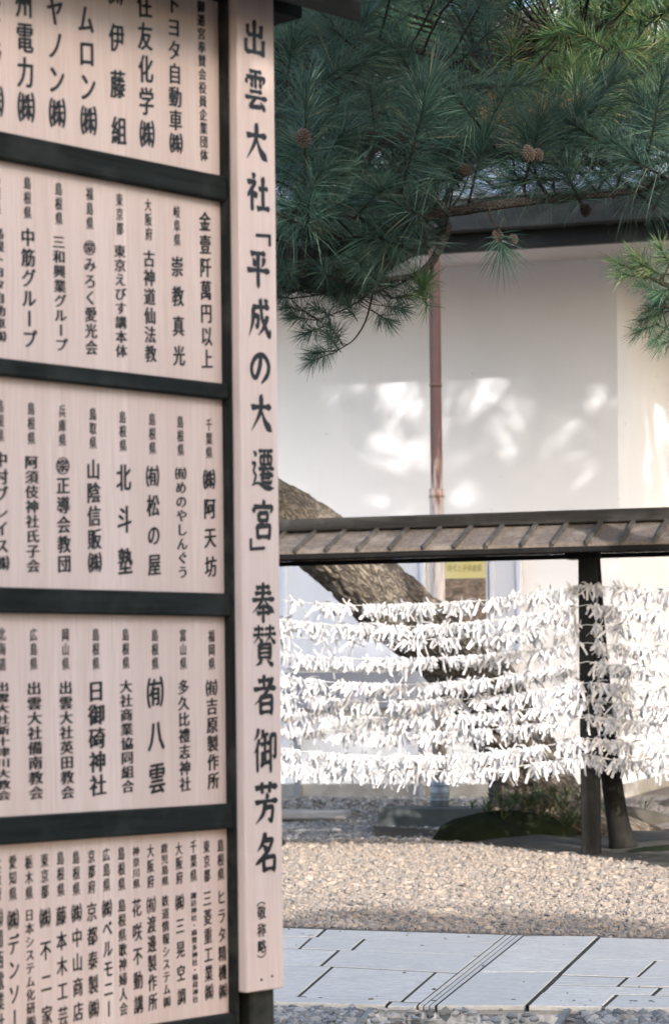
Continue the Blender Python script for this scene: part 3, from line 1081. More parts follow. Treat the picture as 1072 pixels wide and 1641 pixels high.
# brush strokes of the large title characters: h level, v upright, p left sweep, n right sweep, d dot, k turning
BRUSH = {
    '出': (1, 'v50,4 50,90|v22,18 22,44|h22,44 78,42|v79,15 78,48|v14,56 15,90|h15,89 86,86|v86,53 86,95'),
    '雲': (.78, 'h26,6 74,4|d14,20 9,36|k12,20 90,17 80,33|v50,5 50,45|d27,25 38,30|d26,37 37,42|d62,24 73,29|d62,36 74,41|h26,55 74,53|h6,70 95,67|k47,70 22,92 77,88|d68,77 87,97'),
    '大': (1.1, 'h10,36 90,32|p50,3 46,45 8,95|n50,38 66,70 95,94'),
    '社': (1, 'd27,3 38,14|k8,26 43,23 8,62|v27,44 27,97|d31,48 46,62|h56,40 92,37|v73,9 73,88|h48,90 98,87'),
    '平': (1.05, 'h20,12 80,9|d28,23 38,44|p75,20 62,45|h5,56 96,53|v50,11 50,99'),
    '成': (1, 'h24,26 90,22|p25,26 22,60 5,95|k25,46 46,44 43,72 33,67|k54,5 61,50 92,93 96,75|p85,43 68,70 45,91|d70,5 83,15'),
    'の': (1.05, 'k54,21 49,50 34,79 19,74 15,50 34,24 64,18 86,40 82,68 56,94'),
    '遷': (.68, 'd12,9 24,20|k6,38 22,36 11,56 23,66 11,86|n5,90 30,83 62,93 99,93|h35,8 93,5|k41,20 42,40|k41,20 89,17 86,40|h42,40 87,38|v58,8 56,37|v74,7 74,36|h33,50 97,47|p62,42 34,66|n66,49 96,64|k46,62 79,60 77,71|h46,72 78,70|k46,62 46,81 85,81 87,73'),
    '宮': (.92, 'd49,1 54,13|d13,18 9,33|k12,20 91,17 81,33|v32,34 34,55|k32,35 70,32 67,55|h34,53 67,51|d53,54 45,65|v24,66 27,97|k24,67 79,63 75,98|h27,93 75,91'),
    '奉': (.86, 'h22,16 78,13|h17,30 84,27|h5,46 96,42|p50,3 44,46 5,77|n54,42 74,62 97,75|h30,64 70,61|h24,78 77,75|v50,56 50,100'),
    '賛': (.68, 'h8,14 46,12|h4,28 48,26|p26,3 24,30 4,48|n28,30 46,45|h54,12 92,10|h52,26 98,23|p74,2 72,28 52,47|n76,28 98,46|v26,50 27,85|k26,51 77,48 75,87|h27,61 74,59|h27,72 74,70|h27,83 74,81|p37,86 13,100|n62,86 88,99'),
    '者': (.92, 'h24,18 73,15|v48,3 48,36|h5,38 96,34|p85,9 50,50 5,75|v32,56 33,99|k32,57 81,53 79,100|h33,74 78,72|h33,94 79,92'),
    '御': (.76, 'p24,3 4,28|p26,26 3,57|v17,44 18,99|p42,5 31,27|h40,18 63,15|h32,38 67,34|v50,18 50,77|h50,56 65,53|v38,54 38,81|h31,85 67,76|k73,18 95,15 93,67 82,62|v73,18 73,100'),
    '芳': (.96, 'h5,16 96,12|v32,3 34,29|v68,2 63,27|d49,28 55,41|h5,50 96,46|k43,62 79,60 72,95 57,88|p46,48 36,76 5,99'),
    '名': (1.02, 'p45,1 34,24 10,47|k38,20 77,17 58,44 28,66 3,79|d33,32 51,47|v36,62 38,99|k36,63 83,60 81,100|h38,93 81,91'),
}
PROFILE = {'h': ((0, .85), (.08, 1.0), (.3, .66), (.75, .66), (.9, 1.15), (1, .7)), 'v': ((0, .75), (.07, 1.3), (.25, 1.0), (.8, 1.0), (.93, 1.1), (1, .45)), 'p': ((0, .8), (.1, 1.25), (.5, .9), (1, .12)),
           'n': ((0, .35), (.3, .7), (.78, 1.5), (1, .12)), 'd': ((0, .25), (.5, 1.1), (.8, 1.35), (1, .55)), 'k': ((0, .8), (.06, 1.05), (.3, .85), (.7, .95), (.9, .9), (1, .35))}


def brush_char(mb, ch, x, z, w, h, y):
    wt, data = BRUSH[ch]
    for n_, st_ in enumerate(data.split('|')):
        kind = st_[0]
        P = np.array([[float(a) for a in q.split(',')] for q in st_[1:].split(' ')])
        if len(P) == 2:
            mid_ = P.mean(0) + {'h': (0, -1.2), 'v': (-.6, 0), 'p': (2.5, 2.5), 'n': (-2, 3), 'd': (1, -1), 'k': (0, 0)}[kind]
            P = np.array([P[0], mid_, P[1]])
        if kind == 'k' and ch != 'の':
            pts = []
            for a, b in zip(P[:-1], P[1:]):
                m_ = max(3, int(np.linalg.norm(b - a) / 5))
                pts += [a + (b - a) * t for t in np.linspace(0, 1, m_, endpoint=False)]
            P = np.array(pts + [P[-1]])
            P[1:-1] = (P[:-2] + 2.5 * P[1:-1] + P[2:]) / 4.5
        else:
            P = np.array([(p.x, p.y) for p in smooth_poly([(a, b, 0) for a, b in P], 7)])
        d = np.concatenate([[0], np.cumsum(np.linalg.norm(np.diff(P, axis=0), axis=1))])
        t = d / d[-1]
        pr = np.array(PROFILE[kind])
        W_ = np.interp(t, pr[:, 0], pr[:, 1]) * 7.4 * wt * (1.06 - .12 * ((n_ * 37) % 10) / 10)
        T = np.gradient(P, axis=0)
        T /= np.linalg.norm(T, axis=1)[:, None] + 1e-9
        N_ = np.stack([-T[:, 1], T[:, 0]], 1)
        Wd = W_[:, None] * (1 + .0 * N_)
        L_, R_ = P - N_ * Wd, P + N_ * Wd
        # slanted pen start and rounded end
        L_[0] -= T[0] * W_[0] * .5
        Q = np.stack([L_, R_], 1).reshape(-1, 2)
        cap = P[-1] + T[-1] * W_[-1] * .8
        Q = np.concatenate([Q, cap[None]])
        V = np.stack([x + (Q[:, 0] - 50) / 100 * w, np.full(len(Q), y - .00012 * n_), z - (Q[:, 1] - 50) / 100 * h], 1)
        m_ = len(P)
        mb.add(V, [(2 * i, 2 * i + 2, 2 * i + 3, 2 * i + 1) for i in range(m_ - 1)] + [(2 * m_ - 2, 2 * m_, 2 * m_ - 1)])


# title plank nailed over the right hand leg
offt = .075
s0, _ = bd(389.5, 1000, offt)
s1, _ = bd(449.5, 1000, offt)
_, zbt = bd(420, 1588, offt)
mb = MB()
mb.box(s0, s1, -offt, -.041, zbt, z_top_panel + .2, .003)
tl = mb.build('title_plank', M['title'], sign)
title = [("出", 407, 61, 56), ("雲", 409, 145, 60), ("大", 410.5, 228, 58), ("社", 412, 309, 58), ("「", 416, 366, 56), ("平", 413, 431, 56), ("成", 415, 510, 62), ("の", 416, 588, 54), ("大", 418, 663, 58), ("遷", 420, 752, 62),
         ("宮", 421, 833, 60), ("」", 417, 890, 56), ("奉", 421, 965, 60), ("賛", 423, 1033, 60), ("者", 423.5, 1113, 60), ("御", 424, 1202, 66), ("芳", 426, 1286, 62), ("名", 427, 1366, 58)]
sm = [("（", 418, 1441, 24), ("敬", 419, 1462, 25), ("称", 419, 1490, 25), ("略", 419.5, 1517, 25), ("）", 419, 1539, 24)]
mb = MB()
for ch, x, y, hp in title:
    s_, z_ = bd(x + .5, y, offt)
    h = hp * 1.06 * 6.7 / F
    if ch in BRUSH:
        brush_char(mb, ch, s_, z_, .090, h * 1.02, -offt - .0008)
    else:
        put_char(mb, ch, s_, z_, .085, h * 1.0, -offt - .0008, .020, .05)
for ch, x, y, hp in sm:
    s_, z_ = bd(x, y, offt)
    put_char(mb, ch, s_, z_, .034, hp * .92 * 6.7 / F, -offt - .0008, .014, .045)
mb.build('lettering', M['ink'], tl)
for x, y in ((419, 1570), (436, 1564)):
    s_, z_ = bd(x, y, offt)
    mb = MB()
    mb.tube([(s_, -offt + .002, z_), (s_, -offt - .003, z_)], [.0042, .003], 8)
    mb.build('nail', M['nail'], tl)
# roof of the signboard
offr = .24
se, zeave = bd(578, 37, offr)
ridge_z = zeave + .22
mb = MB()
for sgn in (1, -1):
    yo = -offr * sgn
    a0, a1 = (SL - .5, yo, zeave), (se, yo, zeave)
    b0, b1 = (SL - .5, .01 * -sgn, ridge_z), (se, .01 * -sgn, ridge_z)
    t = .055
    vv = [a0, a1, b1, b0] + [(p[0], p[1], p[2] + t) for p in (a0, a1, b1, b0)]
    mb.add(vv, [(0, 1, 2, 3), (7, 6, 5, 4), (0, 4, 5, 1), (1, 5, 6, 2), (2, 6, 7, 3), (3, 7, 4, 0)])
rf = mb.build('roof', M['roofdark'], sign)
sb_, zbm = bd(482, 31, .05)
mb = MB()
mb.box(SL - .4, sb_, -.06, .06, zbm, zbm + .14, .005)
mb.build('beam', M['roofdark'], rf)

# ------------------------------------------------------------------ fortune paper rack
RA = math.atan(-.32)
ra, rb = Vector((math.cos(RA), math.sin(RA), 0)), Vector((-math.sin(RA), math.cos(RA), 0))
RP = ground(947, 1371)
rack = empty('fortune_rack', 'dark timber rack with a little battened roof for tying fortune papers', 'rack', RP, RA)
POST = .069
SPAN = 3.06
ridge_h = at(947, 818, RP.y).z
top_beam = at(940, 881, RP.y).z
for kx_ in (-SPAN, 0, SPAN):
    mb = MB()
    mb.box(kx_ - POST, kx_ + POST, -.07, .07, -.05, top_beam + .02, .008)
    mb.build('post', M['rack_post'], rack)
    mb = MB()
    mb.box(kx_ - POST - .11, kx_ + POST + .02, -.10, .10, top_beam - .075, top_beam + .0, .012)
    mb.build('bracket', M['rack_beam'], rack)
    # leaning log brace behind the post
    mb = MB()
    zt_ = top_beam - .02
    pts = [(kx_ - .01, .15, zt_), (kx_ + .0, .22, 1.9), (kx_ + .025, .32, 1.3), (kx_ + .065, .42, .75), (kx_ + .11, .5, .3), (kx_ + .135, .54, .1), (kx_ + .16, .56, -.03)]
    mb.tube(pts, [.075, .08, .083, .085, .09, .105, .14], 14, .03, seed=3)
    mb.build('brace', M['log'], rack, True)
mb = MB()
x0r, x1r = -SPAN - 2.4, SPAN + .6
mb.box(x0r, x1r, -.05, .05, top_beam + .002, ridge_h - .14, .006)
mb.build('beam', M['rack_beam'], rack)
dy = .55
dz = ridge_h - .10 - at(947, 869, RP.y - .55).z
for sgn, nm in ((-1, 'roof_slope'), (1, 'roof_slope')):
    mb = MB()
    t = .03
    zr_, ze_ = ridge_h - .10, ridge_h - .10 - dz
    x = x0r
    while x < x1r - .01:                    # boards
        xa, xb = x, x + .265
        vv = [(xa, .03 * sgn, zr_), (xb - .004, .03 * sgn, zr_), (xb - .004, dy * sgn, ze_), (xa, dy * sgn, ze_)]
        vv += [(a, b, c_ - t) for a, b, c_ in vv]
        fs = [(0, 1, 2, 3), (7, 6, 5, 4), (0, 4, 5, 1), (1, 5, 6, 2), (2, 6, 7, 3), (3, 7, 4, 0)]
        mb.add(vv, fs)
        x = xb
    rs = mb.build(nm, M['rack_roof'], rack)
    mb = MB()
    x = x0r + .02
    while x < x1r:
        vv = []
        xe = x
        jx = random.uniform(-.012, .012)
        x += random.uniform(-.008, .008)
        for (xx, yy, zz) in ((x - .015, .04, zr_), (x + .015, .04, zr_), (x + .015 + jx, dy + .03, ze_ - .012), (x - .015 + jx, dy + .03, ze_ - .012)):
            vv.append((xx, yy * sgn, zz + .001))
        vv += [(a, b, c_ + .03) for a, b, c_ in vv]
        mb.add(vv, [(3, 2, 1, 0), (4, 5, 6, 7), (0, 1, 5, 4), (1, 2, 6, 5), (2, 3, 7, 6), (3, 0, 4, 7)])
        x = xe + .265
    mb.build('batten', M['rack_batten'], rs)
    mb = MB()
    y_ = dy * sgn
    mb.box(x0r, x1r, min(y_, y_ - .045 * sgn), max(y_, y_ - .045 * sgn), ze_ - t - .042, ze_ - t - .003, .004)
    mb.build('eave_rail', M['rack_beam'], rs)
mb = MB()
mb.box(x0r - .02, x1r + .02, -.11, .11, ridge_h - .105, ridge_h + .0, .01)
mb.build('ridge_board', M['rack_ridge'], rack)

# strings
string_px = [937, 969, 1001, 1030, 1060, 1094, 1121, 1149, 1183, 1213]
ORD = ['topmost', 'second', 'third', 'fourth', 'fifth', 'sixth', 'seventh', 'eighth', 'ninth', 'lowest']
YS = -.085


def string_z(k, x):
    z0 = at(947, string_px[k], RP.y - .08).z
    span0 = math.floor(x / SPAN)
    t = x / SPAN - span0
    sag = (.135, .15, .10, .11, .17, .14, .14, .125, .15, .12)[k]
    if span0 >= 0:
        sag *= .75
    return z0 - 4 * sag * t * (1 - t)


for k in range(10):
    mb = MB()
    pts = [(x, YS, string_z(k, x)) for x in np.linspace(-SPAN, SPAN, 65)]
    mb.tube(pts, .0035, 5)
    mb.build('string', M['string'], rack, True)

# knotted papers: variants around the knot at the origin, string along x
def paper_variant(seed):
    g_ = np.random.default_rng(seed)
    mb = MB()
    # knot
    kv = ICO_V * np.array((.011, .014, .015)) * (1 + .2 * g_.standard_normal((12, 1)))
    mb.add(kv, ICO_F)
    ups = g_.random() < .16
    for tail in range(4):
        w = g_.uniform(.006, .0115)
        L = g_.uniform(.05, .12)
        if ups and tail == 0:
            a = g_.uniform(-.9, .9) + math.pi
            L *= .75
        elif tail >= 2:                         # short crumpled loops beside the knot
            a = g_.uniform(-1.9, 1.9)
            L = g_.uniform(.022, .05)
        else:
            a = g_.normal(0, .42) + (.3 if tail else -.3)
        dirv = np.array((math.sin(a), g_.normal(-.1 if tail else .05, .32), -math.cos(a)))
        dirv /= np.linalg.norm(dirv)
        tw = g_.normal(0, .7)
        side = np.cross(dirv, np.array((math.sin(tw), math.cos(tw), .05)))
        side /= np.linalg.norm(side)
        bend = g_.normal(0, .4)
        nrm = np.cross(dirv, side)
        pts, ws = [], [.55, 1, 1, .95]
        V = []
        for i in range(4):
            s_ = i / 3
            p_ = dirv * L * s_ + nrm * bend * L * s_ * s_ + np.array((0, 0, -.02 * s_ * s_))
            V.append(p_ - side * w * ws[i])
            V.append(p_ + side * w * ws[i])
        V = np.array(V)
        th = nrm * .0012
        allv = np.concatenate([V + th, V - th])
        fs = [(2 * i, 2 * i + 1, 2 * i + 3, 2 * i + 2) for i in range(3)] + [(8 + 2 * i, 8 + 2 * i + 2, 8 + 2 * i + 3, 8 + 2 * i + 1) for i in range(3)]
        fs += [(6, 7, 15, 14), (0, 2, 10, 8), (2, 4, 12, 10), (4, 6, 14, 12), (1, 9, 11, 3), (3, 11, 13, 5), (5, 13, 15, 7)]
        mb.add(allv, fs)
    return mb


NV = 24
variants = [paper_variant(100 + i) for i in range(NV)]
vmesh = []
for i, mbv in enumerate(variants):
    o = mbv.build('fortune_paper', M['paper'])
    vmesh.append(o)
places = []
for k in range(10):
    x = -SPAN + .10
    while x < SPAN - .1:
        skip = False
        if k == 0 and (x < -2.25 or -.95 < x < -.80) and random.random() < .9:
            skip = True
        if abs(x) < .05:
            skip = random.random() < .8
        if k in (2,) and random.random() < (.75 if -2.9 < x < -.9 else .3):
            skip = True
        if k == 3 and random.random() < .25:
            skip = True
        if math.sin(x * 9 + k * 2.1) > .93:
            skip = True
        dens = .0165
        if not skip:
            for _ in range(2 if random.random() < .45 else 1):
                places.append((k, x + random.uniform(-.01, .01)))
        x += random.uniform(.5, 1.5) * dens
vis = []
for k, x in places:
    wp = RP + ra * x + rb * YS
    px_ = PX + wp.x / wp.y * F
    vis.append((wp.length if px_ < 1085 else 99, k, x, px_))
vis.sort()
indiv = vis[:300]
used = set()
rest = MB()
for i, (dist, k, x, px_) in enumerate(vis):
    v = random.randrange(NV)
    rot = random.uniform(-.5, .5) + (math.pi if random.random() < .5 else 0)
    sc = random.uniform(.85, 1.15)
    z = string_z(k, x)
    lp = RP + ra * x + rb * (YS + random.uniform(-.012, .012)) + Vector((0, 0, z + random.uniform(-.006, .006)))
    if i < 300:
        if v not in used:
            o = vmesh[v]
            used.add(v)
        else:
            o = vmesh[v].copy()
            COL.objects.link(o)
        o.location, o.rotation_euler, o.scale = lp, (0, 0, RA + rot), (sc,) * 3
        side = 'right of the dark rack post' if x > 0 else 'just left of the dark rack post'
        tag(o, f'white folded fortune paper knotted on the {ORD[k]} string, {side}', 'fortune paper', f'fortune papers on the {ORD[k]} string {side}')
    else:
        if px_ > 1500 or px_ < 380:
            continue
        V = np.concatenate(variants[v].v)
        ca, sa = math.cos(RA + rot) * sc, math.sin(RA + rot) * sc
        P3 = np.stack([V[:, 0] * ca - V[:, 1] * sa + lp.x, V[:, 0] * sa + V[:, 1] * ca + lp.y, V[:, 2] * sc + lp.z], 1)
        n0 = rest.n
        rest.v.append(P3)
        for a in variants[v].f:
            rest.f.append(a + n0)
        rest.n += len(P3)
for v, o in enumerate(vmesh):
    if v not in used:
        bpy.data.objects.remove(o)
o = rest.build('fortune_papers', M['paper'])
tag(o, 'white fortune papers crowding the strings between signboard and rack post', 'fortune papers', None, 'stuff')


# ------------------------------------------------------------------ pines
def needles(mb, shoots):
    """shoots: list of (base, dir, length, count, needle_len, width, droop)"""
    if not shoots:
        return
    B = np.array([tuple(s[0]) for s in shoots])
    D = np.array([tuple(s[1]) for s in shoots])
    D /= np.linalg.norm(D, axis=1)[:, None]
    Ln = np.array([s[2] for s in shoots])
    C = np.array([s[3] for s in shoots])
    NL = np.array([s[4] for s in shoots])
    Wd = np.array([s[5] for s in shoots])
    Dr = np.array([s[6] for s in shoots])
    idx = np.repeat(np.arange(len(shoots)), C)
    n = len(idx)
    t = rng.random(n) ** .8
    d = D[idx]
    r = rng.standard_normal((n, 3))
    perp = r - (r * d).sum(1)[:, None] * d
    perp /= np.linalg.norm(perp, axis=1)[:, None]
    ang = np.radians(np.clip(95 - 72 * t + rng.normal(0, 14, n), 8, 130))
    nd = np.cos(ang)[:, None] * d + np.sin(ang)[:, None] * perp
    o = B[idx] + d * (Ln[idx] * t)[:, None] + perp * .004
    L = (NL[idx] * rng.uniform(.7, 1.15, n))[:, None]
    side = np.cross(nd, rng.standard_normal((n, 3)))
    side /= np.linalg.norm(side, axis=1)[:, None] + 1e-9
    w = (Wd[idx] * rng.uniform(.75, 1.2, n))[:, None]
    sag = np.zeros((n, 3))
    sag[:, 2] = -Dr[idx] * rng.uniform(.3, 1.2, n) * L[:, 0]
    m = o + nd * L * .55 + sag * .3
    tip = o + nd * L + sag
    V = np.stack([o - side * w, o + side * w, m - side * w, m + side * w, tip], 1).reshape(-1, 3)
    b = (np.arange(n) * 5)[:, None]
    mb.add(V, np.concatenate([b, b + 1, b + 3, b + 2], 1))
    mb.f.append(np.concatenate([b + 2, b + 3, b + 4], 1) + (mb.n - len(V)))


def poly_px(pts):
    return [at(x, y, Y) for x, y, Y in pts]


def bark_tube(mb, pts, rad, k, freq, depth):
    """a trunk with raised bark plates and fissures"""
    from mathutils import noise
    P = np.array([tuple(p) for p in pts])
    L = np.concatenate([[0], np.cumsum(np.linalg.norm(np.diff(P, axis=0), axis=1))])
    m = max(len(P), int(L[-1] / .022))
    l = np.linspace(0, L[-1], m)
    P = np.stack([np.interp(l, L, P[:, i]) for i in range(3)], 1)
    for _ in range(6):
        P[1:-1] = (P[:-2] + 2 * P[1:-1] + P[2:]) / 4
    r = np.interp(l, L, rad)
    T = np.gradient(P, axis=0)
    T /= np.linalg.norm(T, axis=1)[:, None]
    A_ = np.cross(T, np.array((0, 1.0, 0)))
    A_ /= np.linalg.norm(A_, axis=1)[:, None]
    B_ = np.cross(T, A_)
    V = np.zeros((m, k, 3))
    for i in range(m):
        for j in range(k):
            a = 2 * math.pi * j / k
            q = Vector((math.cos(a) * r[i] * freq * 1.9, math.sin(a) * r[i] * freq * 1.9, l[i] * freq * .75))
            q2 = q + .45 * Vector(noise.noise_vector(q * 1.3))
            dd = noise.voronoi(q2)[0]
            plate = min(1.0, (dd[1] - dd[0]) * 3.2)
            lump = noise.noise(Vector((math.cos(a) * 1.4, math.sin(a) * 1.4, l[i] * 1.6)))
            rr_ = r[i] * (1 + depth * (plate - .7) + .07 * lump + .02 * noise.noise(q * 4))
            V[i, j] = P[i] + rr_ * (math.cos(a) * A_[i] + math.sin(a) * B_[i])
    i, j = np.meshgrid(np.arange(m - 1), np.arange(k), indexing='ij')
    f = np.stack([i * k + j, i * k + (j + 1) % k, (i + 1) * k + (j + 1) % k, (i + 1) * k + j], -1).reshape(-1, 4)
    mb.add(V.reshape(-1, 3), f)


def bough(tree, line_px, r0, r1, shoots, mat_b, mat_n, seed=0, stem=.006, twig=True, extra=None):
    """one bough of a pine: bark with twigs to every shoot, and its needles as a child"""
    line = smooth_poly(poly_px(line_px) if len(line_px[0]) == 3 and not isinstance(line_px[0], Vector) else line_px)
    mb = MB()
    mb.tube(line, np.linspace(r0, r1, len(line)), 8, .08, seed=seed)
    L = np.array([tuple(p) for p in line])
    for s in shoots:
        b_ = Vector(s[0])
        d_ = Vector(s[1]).normalized()
        tip = b_ + d_ * s[2]
        mb.tube([b_ - d_ * .02, b_ + d_ * s[2] * .6, tip], [stem * 1.0, stem * .85, stem * .45], 5, .1, seed=seed)
        if twig:
            q = Vector(L[np.argmin(((L - np.array(tuple(b_))) ** 2).sum(1) + .15 * np.maximum(0, L[:, 2] - b_.z))])
            if (q - b_).length > .03:
                md = (q + b_) / 2 + Vector((random.uniform(-.02, .02), random.uniform(-.02, .02), -.03 * (q - b_).length))
                mb.tube(smooth_poly([q, md, b_], 4), np.linspace(stem * 1.2, stem * .8, 9), 5, .12, seed=seed, cap=False)
    bo = mb.build('bough', mat_b, tree, True)
    mn = MB()
    needles(mn, shoots)
    ne = mn.build('needles', mat_n, bo)
    return bo


def rdir(up=.8, spread=.7, fwd=-.1):
    return Vector((random.gauss(0, spread), random.gauss(fwd, spread * .7), up + random.gauss(0, .35))).normalized()


CONE = {}


def cone_obj(parent, pos, h, axis, dark=False):
    if 'm' not in CONE:
        mb = MB()
        n = 80
        for i in range(n):
            t = (i + .5) / n
            a = i * 2.39996
            r = .38 * math.sin(math.pi * min(.98, t * .86 + .12)) ** .8
            c_ = np.array((r * math.cos(a), r * math.sin(a), t - .5))
            out = np.array((math.cos(a), math.sin(a), .45 - .5 * t))
            out /= np.linalg.norm(out)
            tang = np.array((-math.sin(a), math.cos(a), 0))
            upv = np.cross(out, tang) * -1
            s_ = .115 * (1 - .45 * abs(t - .4))
            tip = c_ + out * .075
            mb.add([c_ - tang * s_ - out * .1, c_ - upv * s_ * .8 - out * .02, c_ + tang * s_ - out * .1, c_ + upv * s_ * .8 - out * .02, tip], [(0, 1, 4), (1, 2, 4), (2, 3, 4), (3, 0, 4)])
        o = mb.build('pine_cone', M['cone'])
        mb = MB()
        zz = np.linspace(-.46, .44, 9)
        mb.tube([(0, 0, z) for z in zz], [.03 + .3 * math.sin(math.pi * (.1 + .85 * (z + .46) / .9)) for z in zz], 10)
        c_ = mb.build('core', M['cone_core'])
        CONE['m'], CONE['c'] = o.data, c_.data
        bpy.data.objects.remove(o)
        bpy.data.objects.remove(c_)
    o = bpy.data.objects.new('pine_cone', CONE['m'])
    COL.objects.link(o)
    o.parent = parent
    o.location = pos
    o.scale = (h, h, h)
    o.rotation_euler = Vector(axis).to_track_quat('Z', 'Y').to_euler()
    if dark:
        if 'd' not in CONE:
            CONE['d'] = CONE['m'].copy()
            CONE['d'].materials.clear()
            CONE['d'].materials.append(M['cone_dark'])
        o.data = CONE['d']
    c_ = bpy.data.objects.new('core', CONE['c'])
    COL.objects.link(c_)
    c_.parent = o
    return o


def shoots_in(px0, px1, py0, py1, n, Y0, Y1, ln, cnt, nl, wd, droop=.15, up=.8, spread=.7, keep=None):
    out = []
    while len(out) < n:
        x, y = random.uniform(px0, px1), random.uniform(py0, py1)
        if keep and not keep(x, y):
            continue
        Y = random.uniform(Y0, Y1)
        out.append((at(x, y, Y), rdir(up, spread), ln * random.uniform(.75, 1.2), int(cnt * random.uniform(.8, 1.2)), nl * random.uniform(.85, 1.15), wd, droop))
    return out


def px_shoot(xb, yb, xt, yt, Y, cnt, nl, wd, droop=.3, dy=0.0):
    b_, t_ = at(xb, yb, Y), at(xt, yt, Y + dy)
    return (b_, (t_ - b_), (t_ - b_).length, cnt, nl, wd, droop)


def sun_window(c_):
    """True where a spray would take the sun from the lit tufts at upper right or from the old trunk"""
    for Y_, xa, xb, za, zb in ((13.2, .45, 2.5, 4.5, 6.8), (14.8, .6, 2.8, 4.7, 7.2), (22.2, -.35, .75, 1.75, 3.1)):
        k_ = (Y_ - c_.y) / -SUN_H.y
        if k_ > 0 and xa < c_.x - SUN_H.x * k_ < xb and za < c_.z - math.tan(SUN_EL) * k_ < zb:
            return True
    return False


# --- the near pine, its trunk hidden behind the signboard
near_base = Vector((-1.6, 11.2, 0))
near = empty('pine_tree', 'nearest pine with long dark needles and cones overhanging beside the signboard', 'tree', near_base)
NW = .00105
KN = 1.27                                   # the near pine stands this much farther than the signboard edge


def local(tree, o):
    """keep world placement under the tree's empty"""
    o.matrix_parent_inverse = tree.matrix_world.inverted()


bpy.context.view_layer.update()


def fix_children(tree):
    bpy.context.view_layer.update()
    inv = Matrix.Translation(-Vector(tree.location))
    for o in list(tree.children):
        o.matrix_parent_inverse = inv


mb = MB()
tk = smooth_poly([near_base + Vector((0, 0, -.1)), near_base + Vector((.02, 0, .8)), near_base + Vector((.15, -.1, 1.8)), near_base + Vector((.3, -.2, 2.8)), near_base + Vector((.5, -.1, 4)), near_base + Vector((.9, .2, 5.5)), near_base + Vector((1.6, .3, 7))])
mb.tube(tk, np.linspace(.24, .08, len(tk)), 14, .05)
mb.build('trunk', M['trunk'], near, True)
L_near = [
    px_shoot(487, 345, 491, 135, 8.89, 420, 0.216, NW, .35),
    px_shoot(645, 300, 690, 128, 8.89, 460, 0.216, NW, .35),
    px_shoot(752, 320, 778, 212, 9.14, 320, 0.191, NW, .3),
    px_shoot(842, 285, 868, 190, 9.02, 320, 0.191, NW, .3),
    px_shoot(900, 245, 934, 160, 9.14, 300, 0.191, NW, .25),
    px_shoot(560, 330, 540, 240, 9.65, 300, 0.191, NW, .35),
    px_shoot(1040, 240, 1062, 120, 9.02, 320, 0.203, NW, .25),
    px_shoot(985, 310, 1010, 230, 9.14, 300, 0.191, NW, .25),
    px_shoot(930, 325, 905, 275, 9.02, 260, 0.178, NW, .35),
    px_shoot(1050, 330, 1080, 270, 9.02, 280, 0.191, NW, .3),
    px_shoot(460, 130, 470, 60, 9.27, 260, 0.191, NW, .3),
    px_shoot(800, 372, 805, 405, 8.89, 110, 0.127, NW, .25),
    px_shoot(620, 370, 650, 330, 9.02, 200, 0.178, NW, .4),
    px_shoot(470, 395, 500, 340, 9.02, 200, 0.178, NW, .35),
    px_shoot(560, 90, 590, 20, 9.91, 260, 0.178, NW, .3),
    px_shoot(700, 240, 725, 170, 9.65, 260, 0.178, NW, .3),
]
fill0 = shoots_in(440, 690, 335, 400, 14, 8.8, 9.3, .17, 190, .17, NW, .3, .4, .9) + shoots_in(840, 1090, 262, 312, 8, 8.8, 9.3, .17, 170, .17, NW, .3, .3, .9)
b1 = bough(near, [(290, 300, 10.92), (380, 385, 10.16), (450, 402, 9.40), (540, 396, 9.14), (620, 366, 9.02), (700, 344, 8.95), (800, 328, 8.95), (900, 318, 9.02), (1000, 308, 9.02), (1110, 290, 9.14)],
           .034, .008, fill0 + L_near[:4] + L_near[8:9] + L_near[11:14], M['bark'], M['needle_near'], 1, .0058)
fill1 = shoots_in(440, 1090, 195, 318, 48, 9.0, 10.4, .19, 190, .18, NW, .25, .7, .7, lambda x, y: not (700 < x < 790 and y > 300))
b2 = bough(near, [(300, 200, 10.92), (440, 190, 10.03), (560, 215, 9.65), (690, 235, 9.53), (820, 250, 9.40), (940, 262, 9.40), (1090, 255, 9.53)], .035, .008, L_near[4:8] + L_near[9:10] + fill1, M['bark'], M['needle_near'], 2, .005)
fill2 = shoots_in(440, 780, -30, 210, 52, 9.4, 11.6, .19, 170, .18, NW, .25, .7, .7)
b3 = bough(near, [(300, 60, 11.05), (440, 70, 10.41), (560, 60, 10.16), (700, 90, 10.16), (800, 130, 10.29)], .03, .008, L_near[10:11] + L_near[14:] + fill2, M['bark'], M['needle_near'], 3, .005)
for b_, x, y, Y, h, ax, dk in ((b1, 486, 222, 8.76, .066, (.05, -.25, -1), False), (b1, 648, 216, 8.95, .066, (.1, -.4, -1), True), (b1, 846, 245, 8.84, .058, (-.3, -.2, 1), False), (b1, 862, 249, 8.9, .05, (.35, -.3, -1), False),
                           (b2, 745, 272, 9.1, .056, (.5, -.5, .3), True), (b1, 797, 380, 8.9, .05, (.2, -.3, -1), True), (b1, 822, 384, 8.95, .046, (.1, -.7, -.8), True), (b2, 938, 338, 9.15, .05, (-.2, -.4, -1), True)):
    cone_obj(b_, at(x, y, Y), h, ax, dk)
